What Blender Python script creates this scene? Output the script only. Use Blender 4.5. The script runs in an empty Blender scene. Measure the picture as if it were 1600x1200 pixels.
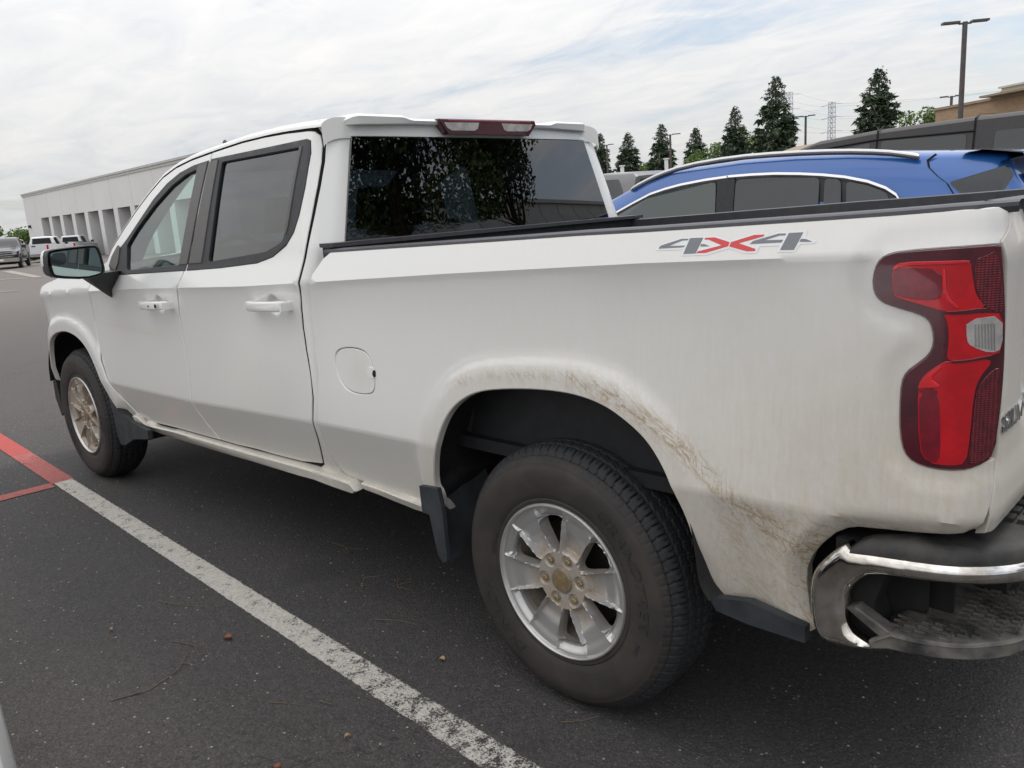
import bpy, bmesh, math, random
import numpy as np
from mathutils import Vector, Matrix
from mathutils.geometry import delaunay_2d_cdt
random.seed(7); rng = np.random.default_rng(7)
R = math.radians
C = bpy.context.scene
COL = C.collection
# ------------------------------------------------------------------ camera
cam = bpy.data.cameras.new('camera'); cam_o = bpy.data.objects.new('camera', cam); COL.objects.link(cam_o)
_f = Vector((-0.68433111, 0.69742039, -0.21282793)); _u = Vector((-0.10171058, 0.19772359, 0.97496684)); _r = _f.cross(_u)
cam_o.matrix_world = Matrix(((_r.x, _u.x, -_f.x, 1.44872), (_r.y, _u.y, -_f.y, -1.57062), (_r.z, _u.z, -_f.z, 1.45210), (0, 0, 0, 1)))
cam.sensor_fit = 'HORIZONTAL'; cam.sensor_width = 36; cam.lens = 1275.77/1600*36
cam.clip_start = .02; cam.clip_end = 4000
C.camera = cam_o
# ------------------------------------------------------------------ light
SUN_EL, SUN_AZ = 58, 20        # azimuth: degrees clockwise from +Y, the far side of the pickup
W = bpy.data.worlds.new('World'); C.world = W; W.use_nodes = True
nt = W.node_tree; nt.nodes.clear()
def N(nt, t, **k):
    n = nt.nodes.new(t)
    for a, v in k.items():
        if a == 'ins':
            for i, x in v.items(): n.inputs[i].default_value = x
        else: setattr(n, a, v)
    return n
def ramp(nt, fac, stops, interp='LINEAR'):
    n = nt.nodes.new('ShaderNodeValToRGB'); n.color_ramp.interpolation = interp
    e = n.color_ramp.elements
    while len(e) < len(stops): e.new(.5)
    for i, (p, c) in enumerate(stops):
        e[i].position = p; e[i].color = (c, c, c, 1) if not hasattr(c, '__len__') else (*c, 1)
    nt.links.new(fac, n.inputs[0]); return n.outputs[0]
def M(nt, op, a, b=None, c=None):
    n = nt.nodes.new('ShaderNodeMath'); n.operation = op
    for i, v in enumerate((a, b, c)):
        if v is None: continue
        if isinstance(v, (int, float)): n.inputs[i].default_value = v
        else: nt.links.new(v, n.inputs[i])
    return n.outputs[0]
def MIX(nt, f, a, b, mode='MIX'):
    n = nt.nodes.new('ShaderNodeMix'); n.data_type = 'RGBA'; n.blend_type = mode
    for s, v in ((0, f), (6, a), (7, b)):
        if isinstance(v, (int, float)): n.inputs[s].default_value = v
        elif isinstance(v, (tuple, list)): n.inputs[s].default_value = (*v, 1) if len(v) == 3 else v
        else: nt.links.new(v, n.inputs[s])
    return n.outputs[2]
sky = N(nt, 'ShaderNodeTexSky', sky_type='NISHITA', sun_disc=False, sun_elevation=R(SUN_EL), sun_rotation=R(SUN_AZ), altitude=20, air_density=1.0, dust_density=1.2)
skyS = MIX(nt, 1.0, sky.outputs[0], (.13, .13, .13), 'MULTIPLY')
tc = N(nt, 'ShaderNodeTexCoord'); sx = N(nt, 'ShaderNodeSeparateXYZ'); nt.links.new(tc.outputs['Generated'], sx.inputs[0])
zz = M(nt, 'MAXIMUM', sx.outputs[2], 0.0)
zp = M(nt, 'ADD', zz, .13)
cx = M(nt, 'DIVIDE', sx.outputs[0], zp); cy = M(nt, 'DIVIDE', sx.outputs[1], zp)
cv = N(nt, 'ShaderNodeCombineXYZ'); nt.links.new(cx, cv.inputs[0]); nt.links.new(cy, cv.inputs[1])
mp = N(nt, 'ShaderNodeMapping'); mp.inputs['Rotation'].default_value = (0, 0, R(22)); mp.inputs['Scale'].default_value = (.75, 1.25, 1); mp.inputs['Location'].default_value = (3.1, 7.4, 0)
nt.links.new(cv.outputs[0], mp.inputs[0])
n1 = N(nt, 'ShaderNodeTexNoise', ins={'Scale': .9, 'Detail': 9, 'Roughness': .60, 'Distortion': .9}); nt.links.new(mp.outputs[0], n1.inputs['Vector'])
n2 = N(nt, 'ShaderNodeTexNoise', ins={'Scale': .22, 'Detail': 3, 'Roughness': .5}); nt.links.new(mp.outputs[0], n2.inputs['Vector'])
n3 = N(nt, 'ShaderNodeTexNoise', ins={'Scale': 3.2, 'Detail': 6, 'Roughness': .6, 'Distortion': .8}); nt.links.new(mp.outputs[0], n3.inputs['Vector'])
# thinner cloud to the north-east (right of the picture), thick overcast to the west
dirv = M(nt, 'MULTIPLY_ADD', sx.outputs[0], .75, M(nt, 'MULTIPLY', sx.outputs[1], .66))
thin = ramp(nt, dirv, [(.12, 0.), (.62, 1.)])
cover = M(nt, 'ADD', M(nt, 'MULTIPLY', n1.outputs[0], .75), M(nt, 'MULTIPLY', n3.outputs[0], .25))
cover = M(nt, 'ADD', cover, M(nt, 'MULTIPLY', M(nt, 'SUBTRACT', n2.outputs[0], .5), .5))
cover = M(nt, 'SUBTRACT', cover, M(nt, 'MULTIPLY', thin, .125))
cmask = ramp(nt, cover, [(.28, .40), (.47, .97)], 'EASE')
shade = ramp(nt, M(nt, 'ADD', M(nt, 'MULTIPLY', n1.outputs[0], .5), M(nt, 'MULTIPLY', n3.outputs[0], .5)), [(.36, (.77, .785, .815)), (.50, (.86, .86, .865)), (.64, (.955, .94, .925))])
lum = M(nt, 'MULTIPLY_ADD', M(nt, 'POWER', zz, .8), 1.25, .745)      # an overcast sky is brighter towards the zenith
hv = M(nt, 'MULTIPLY', lum, 1.0)
cc = N(nt, 'ShaderNodeCombineColor')
for i in range(3): nt.links.new(hv, cc.inputs[i])
cloud = MIX(nt, 1.0, shade, cc.outputs[0], 'MULTIPLY')
allsky = MIX(nt, cmask, skyS, cloud)
bg = N(nt, 'ShaderNodeBackground', ins={'Strength': 1.0}); nt.links.new(allsky, bg.inputs[0])
wo = N(nt, 'ShaderNodeOutputWorld'); nt.links.new(bg.outputs[0], wo.inputs[0])
sun = bpy.data.lights.new('sun', 'SUN'); sun.energy = 1.3; sun.angle = R(14); sun.color = (1, .96, .90)
sun_o = bpy.data.objects.new('sun', sun); COL.objects.link(sun_o)
sd = Vector((math.sin(R(SUN_AZ))*math.cos(R(SUN_EL)), math.cos(R(SUN_AZ))*math.cos(R(SUN_EL)), math.sin(R(SUN_EL))))
sun_o.rotation_euler = sd.to_track_quat('Z', 'Y').to_euler(); sun_o.location = (0, 0, 30)
C.view_settings.view_transform = 'Standard'; C.view_settings.look = 'None'; C.view_settings.exposure = 0.0; C.view_settings.gamma = 1
C.cycles.max_bounces = 10; C.cycles.transparent_max_bounces = 16; C.cycles.caustics_reflective = False; C.cycles.caustics_refractive = False
# ---- shape of the pickup's outer skin: u runs along the body, z up, y inwards ----
WID = 1.96
def sstep(a, b, t):
    t = np.clip((np.asarray(t, float)-a)/(b-a), 0, 1); return t*t*(3-2*t)
def zc1(x): return np.interp(x, [-4.2,-3.4,-2.6,-1.525,-1.1,-.32,.35,.8,1.2], [1.10,1.145,1.18,1.213,1.234,1.274,1.304,1.317,1.33])
def zc2(x): return np.interp(x, [-4.,-3.08,-2.157,-1.1,-.5,.5,1.2], [.65,.665,.678,.72,.735,.78,.80])
def seg_dist(x, z, poly, closed=False):
    x = np.asarray(x, float); z = np.asarray(z, float)
    best = np.full(np.broadcast(x, z).shape, 1e9)
    n = len(poly)
    for i in range(n if closed else n-1):
        (ax, az), (bx, bz) = poly[i], poly[(i+1) % n]
        dx, dz = bx-ax, bz-az; L = dx*dx+dz*dz+1e-12
        t = np.clip(((x-ax)*dx+(z-az)*dz)/L, 0, 1)
        best = np.minimum(best, np.hypot(x-ax-t*dx, z-az-t*dz))
    return best
# (outline tables follow)
SMOOTH = [False]
def side_y(x, z):
    x = np.asarray(x, float); z = np.asarray(z, float)
    a, b = zc1(x), zc2(x)
    up = np.maximum(z-a, 0)
    y = np.where(z > a, .40*np.minimum(up, .085)+.30*np.maximum(up-.085, 0)-.10*np.maximum(up-.30, 0)**2*-1, 0.)
    if SMOOTH[0]: return np.where(z > a, y, .008)
    t = np.clip((a-z)/(a-b), 0, 1)
    rear = sstep(.55, .85, x)
    dep = .023*(1-.55*rear)
    y = y+dep*np.sin(np.pi*t**.72)*np.where(t < 1, 1, 0)
    lo = np.maximum(b-z, 0)
    y = y+np.where(z < b, (.36-.22*rear)*lo-.2*lo**2, 0.)
    for A, amp in ((ARCH_R[:-1], .006), (ARCH_F[3:], .009)):
        if len(A):
            d = seg_dist(x, z, A)
            cx = .5*(A[0][0]+A[-1][0])
            fade = 1-.55*sstep(.25, .6, x-cx) if cx > -1 else 1.
            y = y-(amp+np.minimum(np.maximum(y, 0), .05)*.55)*fade*(1-sstep(.050, .100, d))
    if len(TAIL):
        d = seg_dist(x, z, TAIL, True)
        y = y+.0045*(1-sstep(.024, .040, d))
    if len(BUMP):
        d = seg_dist(x, z, BUMP)
        y = y+.024*(1-sstep(.0, .040, d))*np.where(z < .80, 1, 1-sstep(.80, .83, z))
    return y
def nose(x):            # the front corner of the fender turns in
    if SMOOTH[0]: return 0*x
    return .50*np.maximum(-3.95-x, 0)**1.6
BX, BA, BB = 1.005, .088, .085
BL = .5*np.pi*.5*(BA+BB)
def bed_surf(u, z):     # bed side, turning the rear corner into the tailgate
    u = np.asarray(u, float); z = np.asarray(z, float)
    s = np.clip(u-BX, 0, BL); ph = s/BL*np.pi/2
    x = np.minimum(u, BX)+BA*np.sin(ph)
    yy = BB*(1-np.cos(ph))+np.maximum(u-BX-BL, 0)
    w = side_y(np.minimum(u, 1.09), z)
    y = w*np.cos(ph)**1.0+yy
    x = x-w*np.sin(ph)*.8
    return np.stack([x, y, z+0*x], -1)
def side_surf(u, z):
    return np.stack([u+0*z, side_y(u, z)+nose(u), z+0*u], -1)
def cab_xg(z): return -1.078-.15*np.maximum(np.asarray(z, float)-1.35, 0)
def cab_surf(u, z):     # cab side, turning the rear corner towards the back glass
    u = np.asarray(u, float); z = np.asarray(z, float)
    xg = cab_xg(z); a = .065; b = .135; L = .155
    x0 = xg-a
    s = np.clip(u-x0, 0, L); ph = s/L*np.pi/2
    ys = side_y(np.minimum(u, x0), z)
    x = np.minimum(u, x0)+a*np.sin(ph)
    y = ys+b*(1-np.cos(ph))+np.maximum(u-x0-L, 0)
    return np.stack([x, y, z+0*x], -1)
UBX, UBA, UBB = .93, .215, .20
UBL = .5*np.pi*.5*(UBA+UBB)
def bump_surf(u, z):
    u = np.asarray(u, float); z = np.asarray(z, float)
    s = np.clip(u-UBX, 0, UBL); ph = s/UBL*np.pi/2
    x = np.minimum(u, UBX)+UBA*np.sin(ph)
    y = -.012+.06*np.maximum(.85-u, 0)+UBB*(1-np.cos(ph))+np.maximum(u-UBX-UBL, 0)
    return np.stack([x, y, z+0*x], -1)
ARCH_R = [(0.4732,0.4837),(0.4701,0.5313),(0.4627,0.6072),(0.4497,0.6865),(0.4327,0.7391),(0.4052,0.8031),(0.3717,0.8528),(0.3377,0.8884),(0.2854,0.9223),(0.2218,0.952),(0.1357,0.969),(0.0335,0.9705),(-0.0764,0.9619),(-0.1826,0.9478),(-0.2581,0.929),(-0.3252,0.8943),(-0.3754,0.8513),(-0.4142,0.7946),(-0.4414,0.7331),(-0.4706,0.6668),(-0.4891,0.5904),(-0.5901,0.4409)]
ARCH_F = [(-2.93,0.45),(-3.02,0.468),(-3.085,0.5),(-3.15,0.56),(-3.195,0.636),(-3.252,0.715),(-3.325,0.8),(-3.4,0.855),(-3.505,0.895),(-3.655,0.915),(-3.8,0.905),(-3.92,0.875),(-4.02,0.82),(-4.1,0.74),(-4.15,0.65),(-4.165,0.56)]
TAIL = [(1.0812,1.3352),(1.0214,1.3336),(0.9153,1.3265),(0.8897,1.319),(0.8741,1.3051),(0.8662,1.277),(0.8683,1.2486),(0.8822,1.2308),(0.9093,1.2216),(0.9471,1.212),(0.9656,1.2022),(0.9742,1.1849),(0.977,1.1574),(0.9698,1.137),(0.9503,1.1173),(0.932,1.1014),(0.9233,1.08),(0.9222,1.0301),(0.9248,0.9802),(0.9332,0.9435),(0.9515,0.9255),(0.9858,0.919),(1.0346,0.9228),(1.0611,0.931),(1.1023,0.9519),(1.1132,1.0306),(1.1165,1.1092),(1.1103,1.2064),(1.0987,1.264)]
BUMP = [(0.7416,0.4845),(0.7247,0.5264),(0.7205,0.5896),(0.7245,0.6296),(0.7404,0.6686),(0.7653,0.7051),(0.7965,0.7399),(0.8222,0.7573),(0.8437,0.7652),(0.8881,0.7714),(0.9529,0.78),(1.0159,0.7908),(1.0505,0.7972),(1.0764,0.8068),(1.0916,0.8311)]
BED_TOP = [(-0.9576,1.3354),(-0.493,1.3491),(-0.087,1.361),(0.1354,1.3681),(0.3289,1.372),(0.4976,1.3768),(0.6467,1.381),(0.7795,1.3848),(0.8985,1.3887),(1.0058,1.3934),(1.092,1.396)]
BED_REAR = [(1.1082,1.3961),(1.1157,1.3876),(1.1172,1.3766),(1.1149,1.3671),(1.1038,1.3541),(1.0908,1.3441),(1.0826,1.3372)]
BED_REAR2 = [(1.1002,0.9473),(1.0951,0.9164),(1.0908,0.8568)]
BED_BOT = [(0.7437,0.4868),(0.72,0.4707),(0.705,0.4735),(0.6949,0.4924),(0.5557,0.4738)]
BED_BOT2 = [(-0.7002,0.4645),(-0.8375,0.493),(-0.9845,0.5043)]
BED_FRONT = [(-1.0496,0.51),(-1.0876,0.5405),(-1.1144,0.598),(-1.1192,0.6565),(-1.1002,0.7127),(-1.1003,0.8012),(-1.0882,0.9036),(-1.0984,0.9881),(-1.096,1.0875),(-1.0755,1.187),(-1.0472,1.2395),(-1.0411,1.2644),(-0.9932,1.3165)]
DR_TOP = [(-1.9779,1.7593),(-1.7219,1.7754),(-1.5456,1.779),(-1.3779,1.7764)]
DR_REAR = [(-1.2202,1.769),(-1.1595,1.7661),(-1.1388,1.7519),(-1.1235,1.7202),(-1.1128,1.6578),(-1.1093,1.5731),(-1.1096,1.4589),(-1.1135,1.3683),(-1.1207,1.2855),(-1.1177,1.2247),(-1.1332,1.1985),(-1.158,1.1379),(-1.1706,1.0702),(-1.1646,0.9831),(-1.1454,0.8972),(-1.125,0.8175),(-1.1329,0.7153),(-1.1673,0.6343),(-1.1852,0.5535),(-1.1995,0.5272)]
DR_BOT = [(-1.2327,0.5082),(-1.3537,0.508),(-1.562,0.5016),(-1.7081,0.5017),(-1.8779,0.4943)]
B_SEAM = [(-2.0285,0.4931),(-2.1227,0.5718),(-2.1465,0.6446),(-2.1497,0.7075),(-2.1308,0.7948),(-2.1588,0.8774),(-2.2006,0.977),(-2.1878,1.0803),(-2.1526,1.1498),(-2.1001,1.2016),(-2.0976,1.2486),(-2.0681,1.2623),(-2.0481,1.3362),(-2.0113,1.5102),(-1.9857,1.7281),(-1.9779,1.7593)]
DF_TOP = [(-1.9938,1.758),(-2.1736,1.7437),(-2.3237,1.7221),(-2.4528,1.6872),(-2.5776,1.6245),(-2.7069,1.5485),(-2.8413,1.4582),(-2.9575,1.3741),(-3.0089,1.3089),(-3.0385,1.2648)]
DF_FRONT = [(-3.1431,1.2593),(-3.1955,1.2164),(-3.1744,1.1794),(-3.2429,1.0563),(-3.2793,0.9726),(-3.2681,0.8611),(-3.213,0.7648),(-3.1611,0.6674),(-3.1314,0.5746),(-3.1042,0.5112),(-3.1429,0.4463)]
DF_BOT = [(-2.8151,0.4732),(-2.4742,0.4849)]
FEND_FRONT = [(-4.3253,0.6077),(-4.4471,0.7022),(-4.552,0.8049),(-4.3339,0.9336),(-3.9818,1.0846)]
ROCK_BOT = [(-3.1829,0.3979),(-2.8715,0.4146),(-2.534,0.4172),(-2.0404,0.4326),(-1.746,0.4468),(-1.383,0.4582),(-1.2527,0.4638),(-1.0769,0.458)]
ROCK_TOP = [(-3.1415,0.4429),(-2.8278,0.4603),(-2.4834,0.4747),(-2.0389,0.4819),(-1.7181,0.4875),(-1.3595,0.4975),(-1.2369,0.4994),(-1.0561,0.4978)]
WIN_F = [(-1.9945,1.7242),(-2.1394,1.7145),(-2.2652,1.6936),(-2.3898,1.6534),(-2.5128,1.5907),(-2.6359,1.5044),(-2.7682,1.4142),(-2.9112,1.3304),(-2.964,1.2871),(-2.9276,1.2547),(-2.8458,1.2428),(-2.6493,1.2491),(-2.0655,1.2697)]
GL_F = [(-2.091,1.6968),(-2.1931,1.6836),(-2.3367,1.6403),(-2.5009,1.56),(-2.6717,1.4538),(-2.7623,1.3825),(-2.724,1.2618),(-2.132,1.2898)]
WIN_R = [(-1.9712,1.7278),(-1.2164,1.7353),(-1.1861,1.7274),(-1.1713,1.684),(-1.1748,1.5765),(-1.1915,1.4698),(-1.2129,1.4088),(-1.2544,1.3629),(-1.339,1.3242),(-1.449,1.3017),(-1.7486,1.2823),(-2.0481,1.2698)]
GL_R = [(-1.8677,1.7094),(-1.2511,1.7122),(-1.2599,1.5818),(-1.2668,1.4257),(-1.2811,1.375),(-1.3927,1.3405),(-1.8605,1.3022)]
APPL_F = [(-2.0843,1.7121),(-1.9947,1.7197),(-2.0497,1.2937),(-2.132,1.2898)]
APPL_R = [(-1.9777,1.7183),(-1.8978,1.7208),(-1.9145,1.2994),(-2.0327,1.2947)]
TRI = [(-2.8439,1.4102),(-2.9611,1.3034),(-2.9148,1.2764),(-2.8363,1.2641)]
FUEL = [(-0.9185,1.0148),(-0.854,1.0188),(-0.8031,1.0132),(-0.7747,0.9968),(-0.7576,0.9707),(-0.7484,0.9409),(-0.7448,0.9107),(-0.7496,0.8827),(-0.7657,0.8655),(-0.7968,0.8565),(-0.8491,0.8537),(-0.8915,0.8566),(-0.9287,0.8698),(-0.9545,0.8928),(-0.9707,0.9235),(-0.9769,0.9584),(-0.9762,0.981),(-0.9588,1.0017)]
FUEL_N = [(-0.7511,0.956),(-0.7793,0.9553),(-0.7927,0.943),(-0.7871,0.925),(-0.7624,0.9176),(-0.7469,0.9228)]
HANDLE_R = [(-1.4703,1.1622),(-1.2007,1.1681),(-1.2172,1.1269),(-1.4882,1.1184)]
HANDLE_F = [(-2.4799,1.1309),(-2.2068,1.1394),(-2.2341,1.0942),(-2.5072,1.0897)]
CH_T = [(0.8453,0.7216),(0.9024,0.7286),(0.964,0.7344),(1.0347,0.7342),(1.0784,0.7352),(1.1665,0.7331)]
CH_B = [(1.1701,0.6956),(1.096,0.6997),(1.0361,0.7011),(0.9938,0.7012),(0.9356,0.6969),(0.887,0.6875),(0.8705,0.6765),(0.8505,0.6539),(0.8368,0.6305),(0.8344,0.6067),(0.8363,0.5726),(0.8459,0.5489),(0.8673,0.537),(0.8881,0.5297),(0.8883,0.5213),(0.8395,0.5114),(0.8025,0.5072),(0.7835,0.5141),(0.7716,0.5378),(0.7652,0.5755),(0.7644,0.6306),(0.7734,0.6646),(0.799,0.699),(0.8204,0.7221),(0.8344,0.7334)]
PADTOP = [(0.8351,0.7336),(0.8499,0.7506),(0.8683,0.7589),(0.9013,0.7634),(0.9626,0.7728),(1.0189,0.7726)]
LIP_B = [(0.8883,0.5213),(0.9233,0.5338),(0.9827,0.5377),(1.0435,0.5388),(1.1058,0.5386),(1.1876,0.5382)]
LIP_T = [(0.888,0.5327),(0.9273,0.5635),(0.9991,0.5635),(1.0572,0.5634),(1.1041,0.566),(1.1838,0.5632)]
DIAG = [(0.8376,0.5943),(0.8553,0.5984),(0.9223,0.5655),(0.9231,0.5394),(0.8881,0.5308),(0.8455,0.5643)]
D4 = [[(0.3893,1.3354),(0.3942,1.3419),(0.4465,1.3558),(0.4651,1.3555),(0.4627,1.3525),(0.4489,1.3522),(0.417,1.3408),(0.4591,1.3413),(0.4553,1.3378)],[(0.4678,1.3569),(0.501,1.3573),(0.4889,1.3244),(0.4577,1.3233)],[(0.498,1.3438),(0.507,1.3437),(0.5213,1.339),(0.4976,1.3388)],[(0.5056,1.3567),(0.529,1.3573),(0.5672,1.3468),(0.5647,1.3385),(0.5126,1.3252),(0.4903,1.3248),(0.4939,1.3288),(0.5491,1.3407),(0.5153,1.3528),(0.5048,1.3532)],[(0.6438,1.3607),(0.6419,1.357),(0.5888,1.3443),(0.6295,1.3325),(0.6291,1.3282),(0.6102,1.3279),(0.5676,1.338),(0.5705,1.347),(0.6211,1.3603)],[(0.614,1.3422),(0.6208,1.3483),(0.675,1.3619),(0.691,1.3616),(0.6887,1.3579),(0.6784,1.3581),(0.6461,1.3493),(0.6865,1.3498),(0.6837,1.3445)],[(0.6962,1.3624),(0.7264,1.3633),(0.7133,1.3298),(0.6836,1.3296)],[(0.7242,1.3508),(0.7342,1.3501),(0.7487,1.3449),(0.7216,1.3451)]]
D4BG = [(0.3821,1.3316),(0.3904,1.3446),(0.4442,1.3592),(0.5032,1.3605),(0.5326,1.3607),(0.5677,1.3507),(0.6163,1.3637),(0.6509,1.3646),(0.6532,1.3598),(0.6743,1.3657),(0.7333,1.3672),(0.7335,1.3535),(0.7569,1.3463),(0.7518,1.3412),(0.7248,1.3411),(0.7154,1.3257),(0.6772,1.3255),(0.6798,1.3383),(0.638,1.3371),(0.6327,1.3239),(0.6083,1.3236),(0.5685,1.3341),(0.5151,1.3205),(0.4518,1.3195),(0.4549,1.3327)]
# ------------------------------------------------------------------ materials
def mat(name, col=(.5, .5, .5), rough=.5, metal=0., coat=0., spec=.5, emit=None):
    m = bpy.data.materials.new(name); m.use_nodes = True
    b = m.node_tree.nodes['Principled BSDF']
    b.inputs['Base Color'].default_value = (*col, 1); b.inputs['Roughness'].default_value = rough; b.inputs['Metallic'].default_value = metal
    b.inputs['Coat Weight'].default_value = coat; b.inputs['Coat Roughness'].default_value = .03; b.inputs['Specular IOR Level'].default_value = spec
    return m
def P(m): return m.node_tree, m.node_tree.nodes['Principled BSDF']
def objco(nt, scale=(1, 1, 1), rot=(0, 0, 0)):
    t = N(nt, 'ShaderNodeTexCoord'); mp = N(nt, 'ShaderNodeMapping'); mp.inputs['Scale'].default_value = scale; mp.inputs['Rotation'].default_value = rot
    nt.links.new(t.outputs['Object'], mp.inputs[0]); return mp.outputs[0]
def noise(nt, vec, s, d=4, r=.5, dist=0.):
    n = N(nt, 'ShaderNodeTexNoise', ins={'Scale': s, 'Detail': d, 'Roughness': r, 'Distortion': dist}); nt.links.new(vec, n.inputs['Vector']); return n.outputs[0]
def bump(nt, b, h, strength=.3, dist=.01):
    n = N(nt, 'ShaderNodeBump', ins={'Strength': strength, 'Distance': dist}); nt.links.new(h, n.inputs['Height']); nt.links.new(n.outputs[0], b.inputs['Normal'])
def varied(name, c1, c2, scale, rough=.6, metal=0., bstr=0., detail=5, bscale=None, coat=0., r2=None):
    m = mat(name, c1, rough, metal, coat); nt, b = P(m); v = objco(nt)
    n = noise(nt, v, scale, detail, .6)
    nt.links.new(MIX(nt, ramp(nt, n, [(.35, 0.), (.65, 1.)]), c1, c2), b.inputs['Base Color'])
    if r2 is not None:
        nt.links.new(M(nt, 'MULTIPLY_ADD', n, r2-rough, rough), b.inputs['Roughness'])
    if bstr: bump(nt, b, noise(nt, v, bscale or scale*3, 4, .6), bstr)
    return m
MT = {}
# white paint with road dirt; attribute "dirt" = brown mud, "film" = thin tan film
m = mat('white_paint', (.80, .795, .77), .32, 0, 1.0); nt, b = P(m); b.inputs['Coat Roughness'].default_value = .03; b.inputs['Coat IOR'].default_value = 1.7
at = N(nt, 'ShaderNodeAttribute', attribute_name='dirt'); af = N(nt, 'ShaderNodeAttribute', attribute_name='film')
v = objco(nt); vs = objco(nt, (26, 26, 3.2)); vf = objco(nt, (90, 90, 9))
wv = objco(nt, (1, 1, 1), (0, R(-38), 0)); wv2 = N(nt, 'ShaderNodeMapping'); wv2.inputs['Scale'].default_value = (9, 30, 34); nt.links.new(wv, wv2.inputs[0])
def ridge(vec, s, w, d=3):
    q = M(nt, 'ABSOLUTE', M(nt, 'SUBTRACT', noise(nt, vec, s, d, .55, .8), .5)); return ramp(nt, q, [(0., 1.), (w, 0.)])
rl = M(nt, 'MAXIMUM', ridge(wv2.outputs[0], 1.0, .045), M(nt, 'MULTIPLY', ridge(vs, 1.1, .035), .6))
grain = ramp(nt, M(nt, 'MULTIPLY_ADD', noise(nt, v, 170, 3, .75), .6, M(nt, 'MULTIPLY', noise(nt, v, 22, 4, .6), .4)), [(.44, 0.), (.62, 1.)])
fine_ = M(nt, 'MULTIPLY', at.outputs['Fac'], M(nt, 'ADD', M(nt, 'MULTIPLY', rl, .95), M(nt, 'MULTIPLY', grain, .60)))
dm = M(nt, 'MINIMUM', fine_, 1.0)
crack = noise(nt, v, 14, 8, .75, 1.2)
fm = M(nt, 'MULTIPLY', af.outputs['Fac'], ramp(nt, M(nt, 'MULTIPLY_ADD', noise(nt, vf, 1.0, 4, .6), .5, M(nt, 'MULTIPLY', crack, .5)), [(.33, .45), (.66, 1.)]))
spk = ramp(nt, noise(nt, v, 210, 2, .8), [(.735, 0.), (.76, 1.)])
spk = M(nt, 'MULTIPLY', spk, M(nt, 'MULTIPLY_ADD', af.outputs['Fac'], .7, .05))
c1 = MIX(nt, M(nt, 'MULTIPLY', fm, .60), (.80, .795, .77), (.50, .40, .26))
c2 = MIX(nt, M(nt, 'MULTIPLY', dm, .80), c1, (.36, .245, .12))
c3 = MIX(nt, spk, c2, (.12, .09, .06))
nt.links.new(c3, b.inputs['Base Color'])
dd = M(nt, 'MINIMUM', M(nt, 'ADD', M(nt, 'MULTIPLY', fm, .8), dm), 1.0)
nt.links.new(M(nt, 'MULTIPLY_ADD', dd, .5, .3), b.inputs['Roughness'])
nt.links.new(M(nt, 'SUBTRACT', 1.0, M(nt, 'MULTIPLY', dd, .9)), b.inputs['Coat Weight'])
n = N(nt, 'ShaderNodeBump', ins={'Strength': .035, 'Distance': .01}); nt.links.new(noise(nt, v, 420, 2, .5), n.inputs['Height']); nt.links.new(n.outputs[0], b.inputs['Coat Normal'])
MT['white'] = m
MT['black_trim'] = varied('black_plastic_trim', (.016, .017, .019), (.026, .027, .030), 40, .45, bstr=.08, bscale=900)
MT['rail'] = varied('grey_black_bed_rail', (.045, .045, .052), (.060, .060, .067), 30, .42, bstr=.1, bscale=800)
MT['liner'] = varied('dark_bed_liner', (.010, .011, .013), (.018, .019, .022), 20, .55, bstr=.3, bscale=500)
MT['pillar'] = varied('dark_grey_pillar_film', (.075, .070, .066), (.092, .087, .082), 60, .38)
MT['under'] = varied('underbody_black', (.006, .006, .007), (.014, .013, .012), 12, .85)
MT['well'] = varied('wheel_well_black', (.008, .008, .010), (.024, .022, .020), 7, .7, bstr=.3, bscale=60)
MT['dusty_black'] = varied('dusty_black_plastic', (.026, .026, .028), (.17, .158, .138), 16, .62, bstr=.15, bscale=400, detail=7)
MT['step_black'] = varied('dusty_step_pad', (.020, .020, .022), (.060, .056, .050), 18, .6, bstr=.3, bscale=500, detail=7)
MT['flap'] = varied('mud_flap_rubber', (.022, .026, .031), (.050, .056, .062), 9, .6)
MT['chrome'] = varied('dusty_chrome', (.80, .79, .77), (.50, .46, .40), 20, .02, 1.0, detail=7, r2=.17)
MT['rail_silver'] = mat('brushed_roof_rail', (.66, .66, .67), .35, .9)
MT['suv_glass'] = mat('pale_green_glass', (.055, .075, .070), .05, 0, 0, .9)
MT['bright'] = mat('bright_metal_trim', (.72, .72, .74), .22, 1.0)
MT['badge'] = mat('badge_chrome', (.55, .55, .56), .18, 1.0)
MT['grey_decal'] = mat('grey_decal', (.17, .18, .20), .35, 0, .4)
MT['red_decal'] = mat('red_decal', (.66, .035, .035), .35, 0, .4)
MT['white_decal'] = mat('white_decal', (.82, .82, .82), .35, 0, .5)
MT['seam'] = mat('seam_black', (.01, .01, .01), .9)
def lens(name, c1, c2, scale, sc=(1, 1, 1), facet=0.):
    """clear outer lens (coat) over a coloured reflector whose facets are a bump on the base layer only"""
    m = mat(name, c1, .22, .25 if facet else 0., 1.0); nt, b = P(m); v = objco(nt, sc)
    nt.links.new(MIX(nt, ramp(nt, noise(nt, v, scale, 4, .6), [(.38, 0.), (.62, 1.)]), c1, c2), b.inputs['Base Color']); b.inputs['Coat Roughness'].default_value = .02
    if facet:
        w1 = N(nt, 'ShaderNodeTexWave', wave_type='BANDS', bands_direction='Z', ins={'Scale': facet, 'Distortion': .6}); w2 = N(nt, 'ShaderNodeTexWave', wave_type='BANDS', bands_direction='X', ins={'Scale': facet*.8, 'Distortion': .6})
        nt.links.new(v, w1.inputs['Vector']); nt.links.new(v, w2.inputs['Vector']); bump(nt, b, M(nt, 'MULTIPLY', w1.outputs['Fac'], w2.outputs['Fac']), .5, .002)
    return m
MT['maroon'] = lens('maroon_lens', (.050, .004, .012), (.085, .005, .015), 14)
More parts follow.
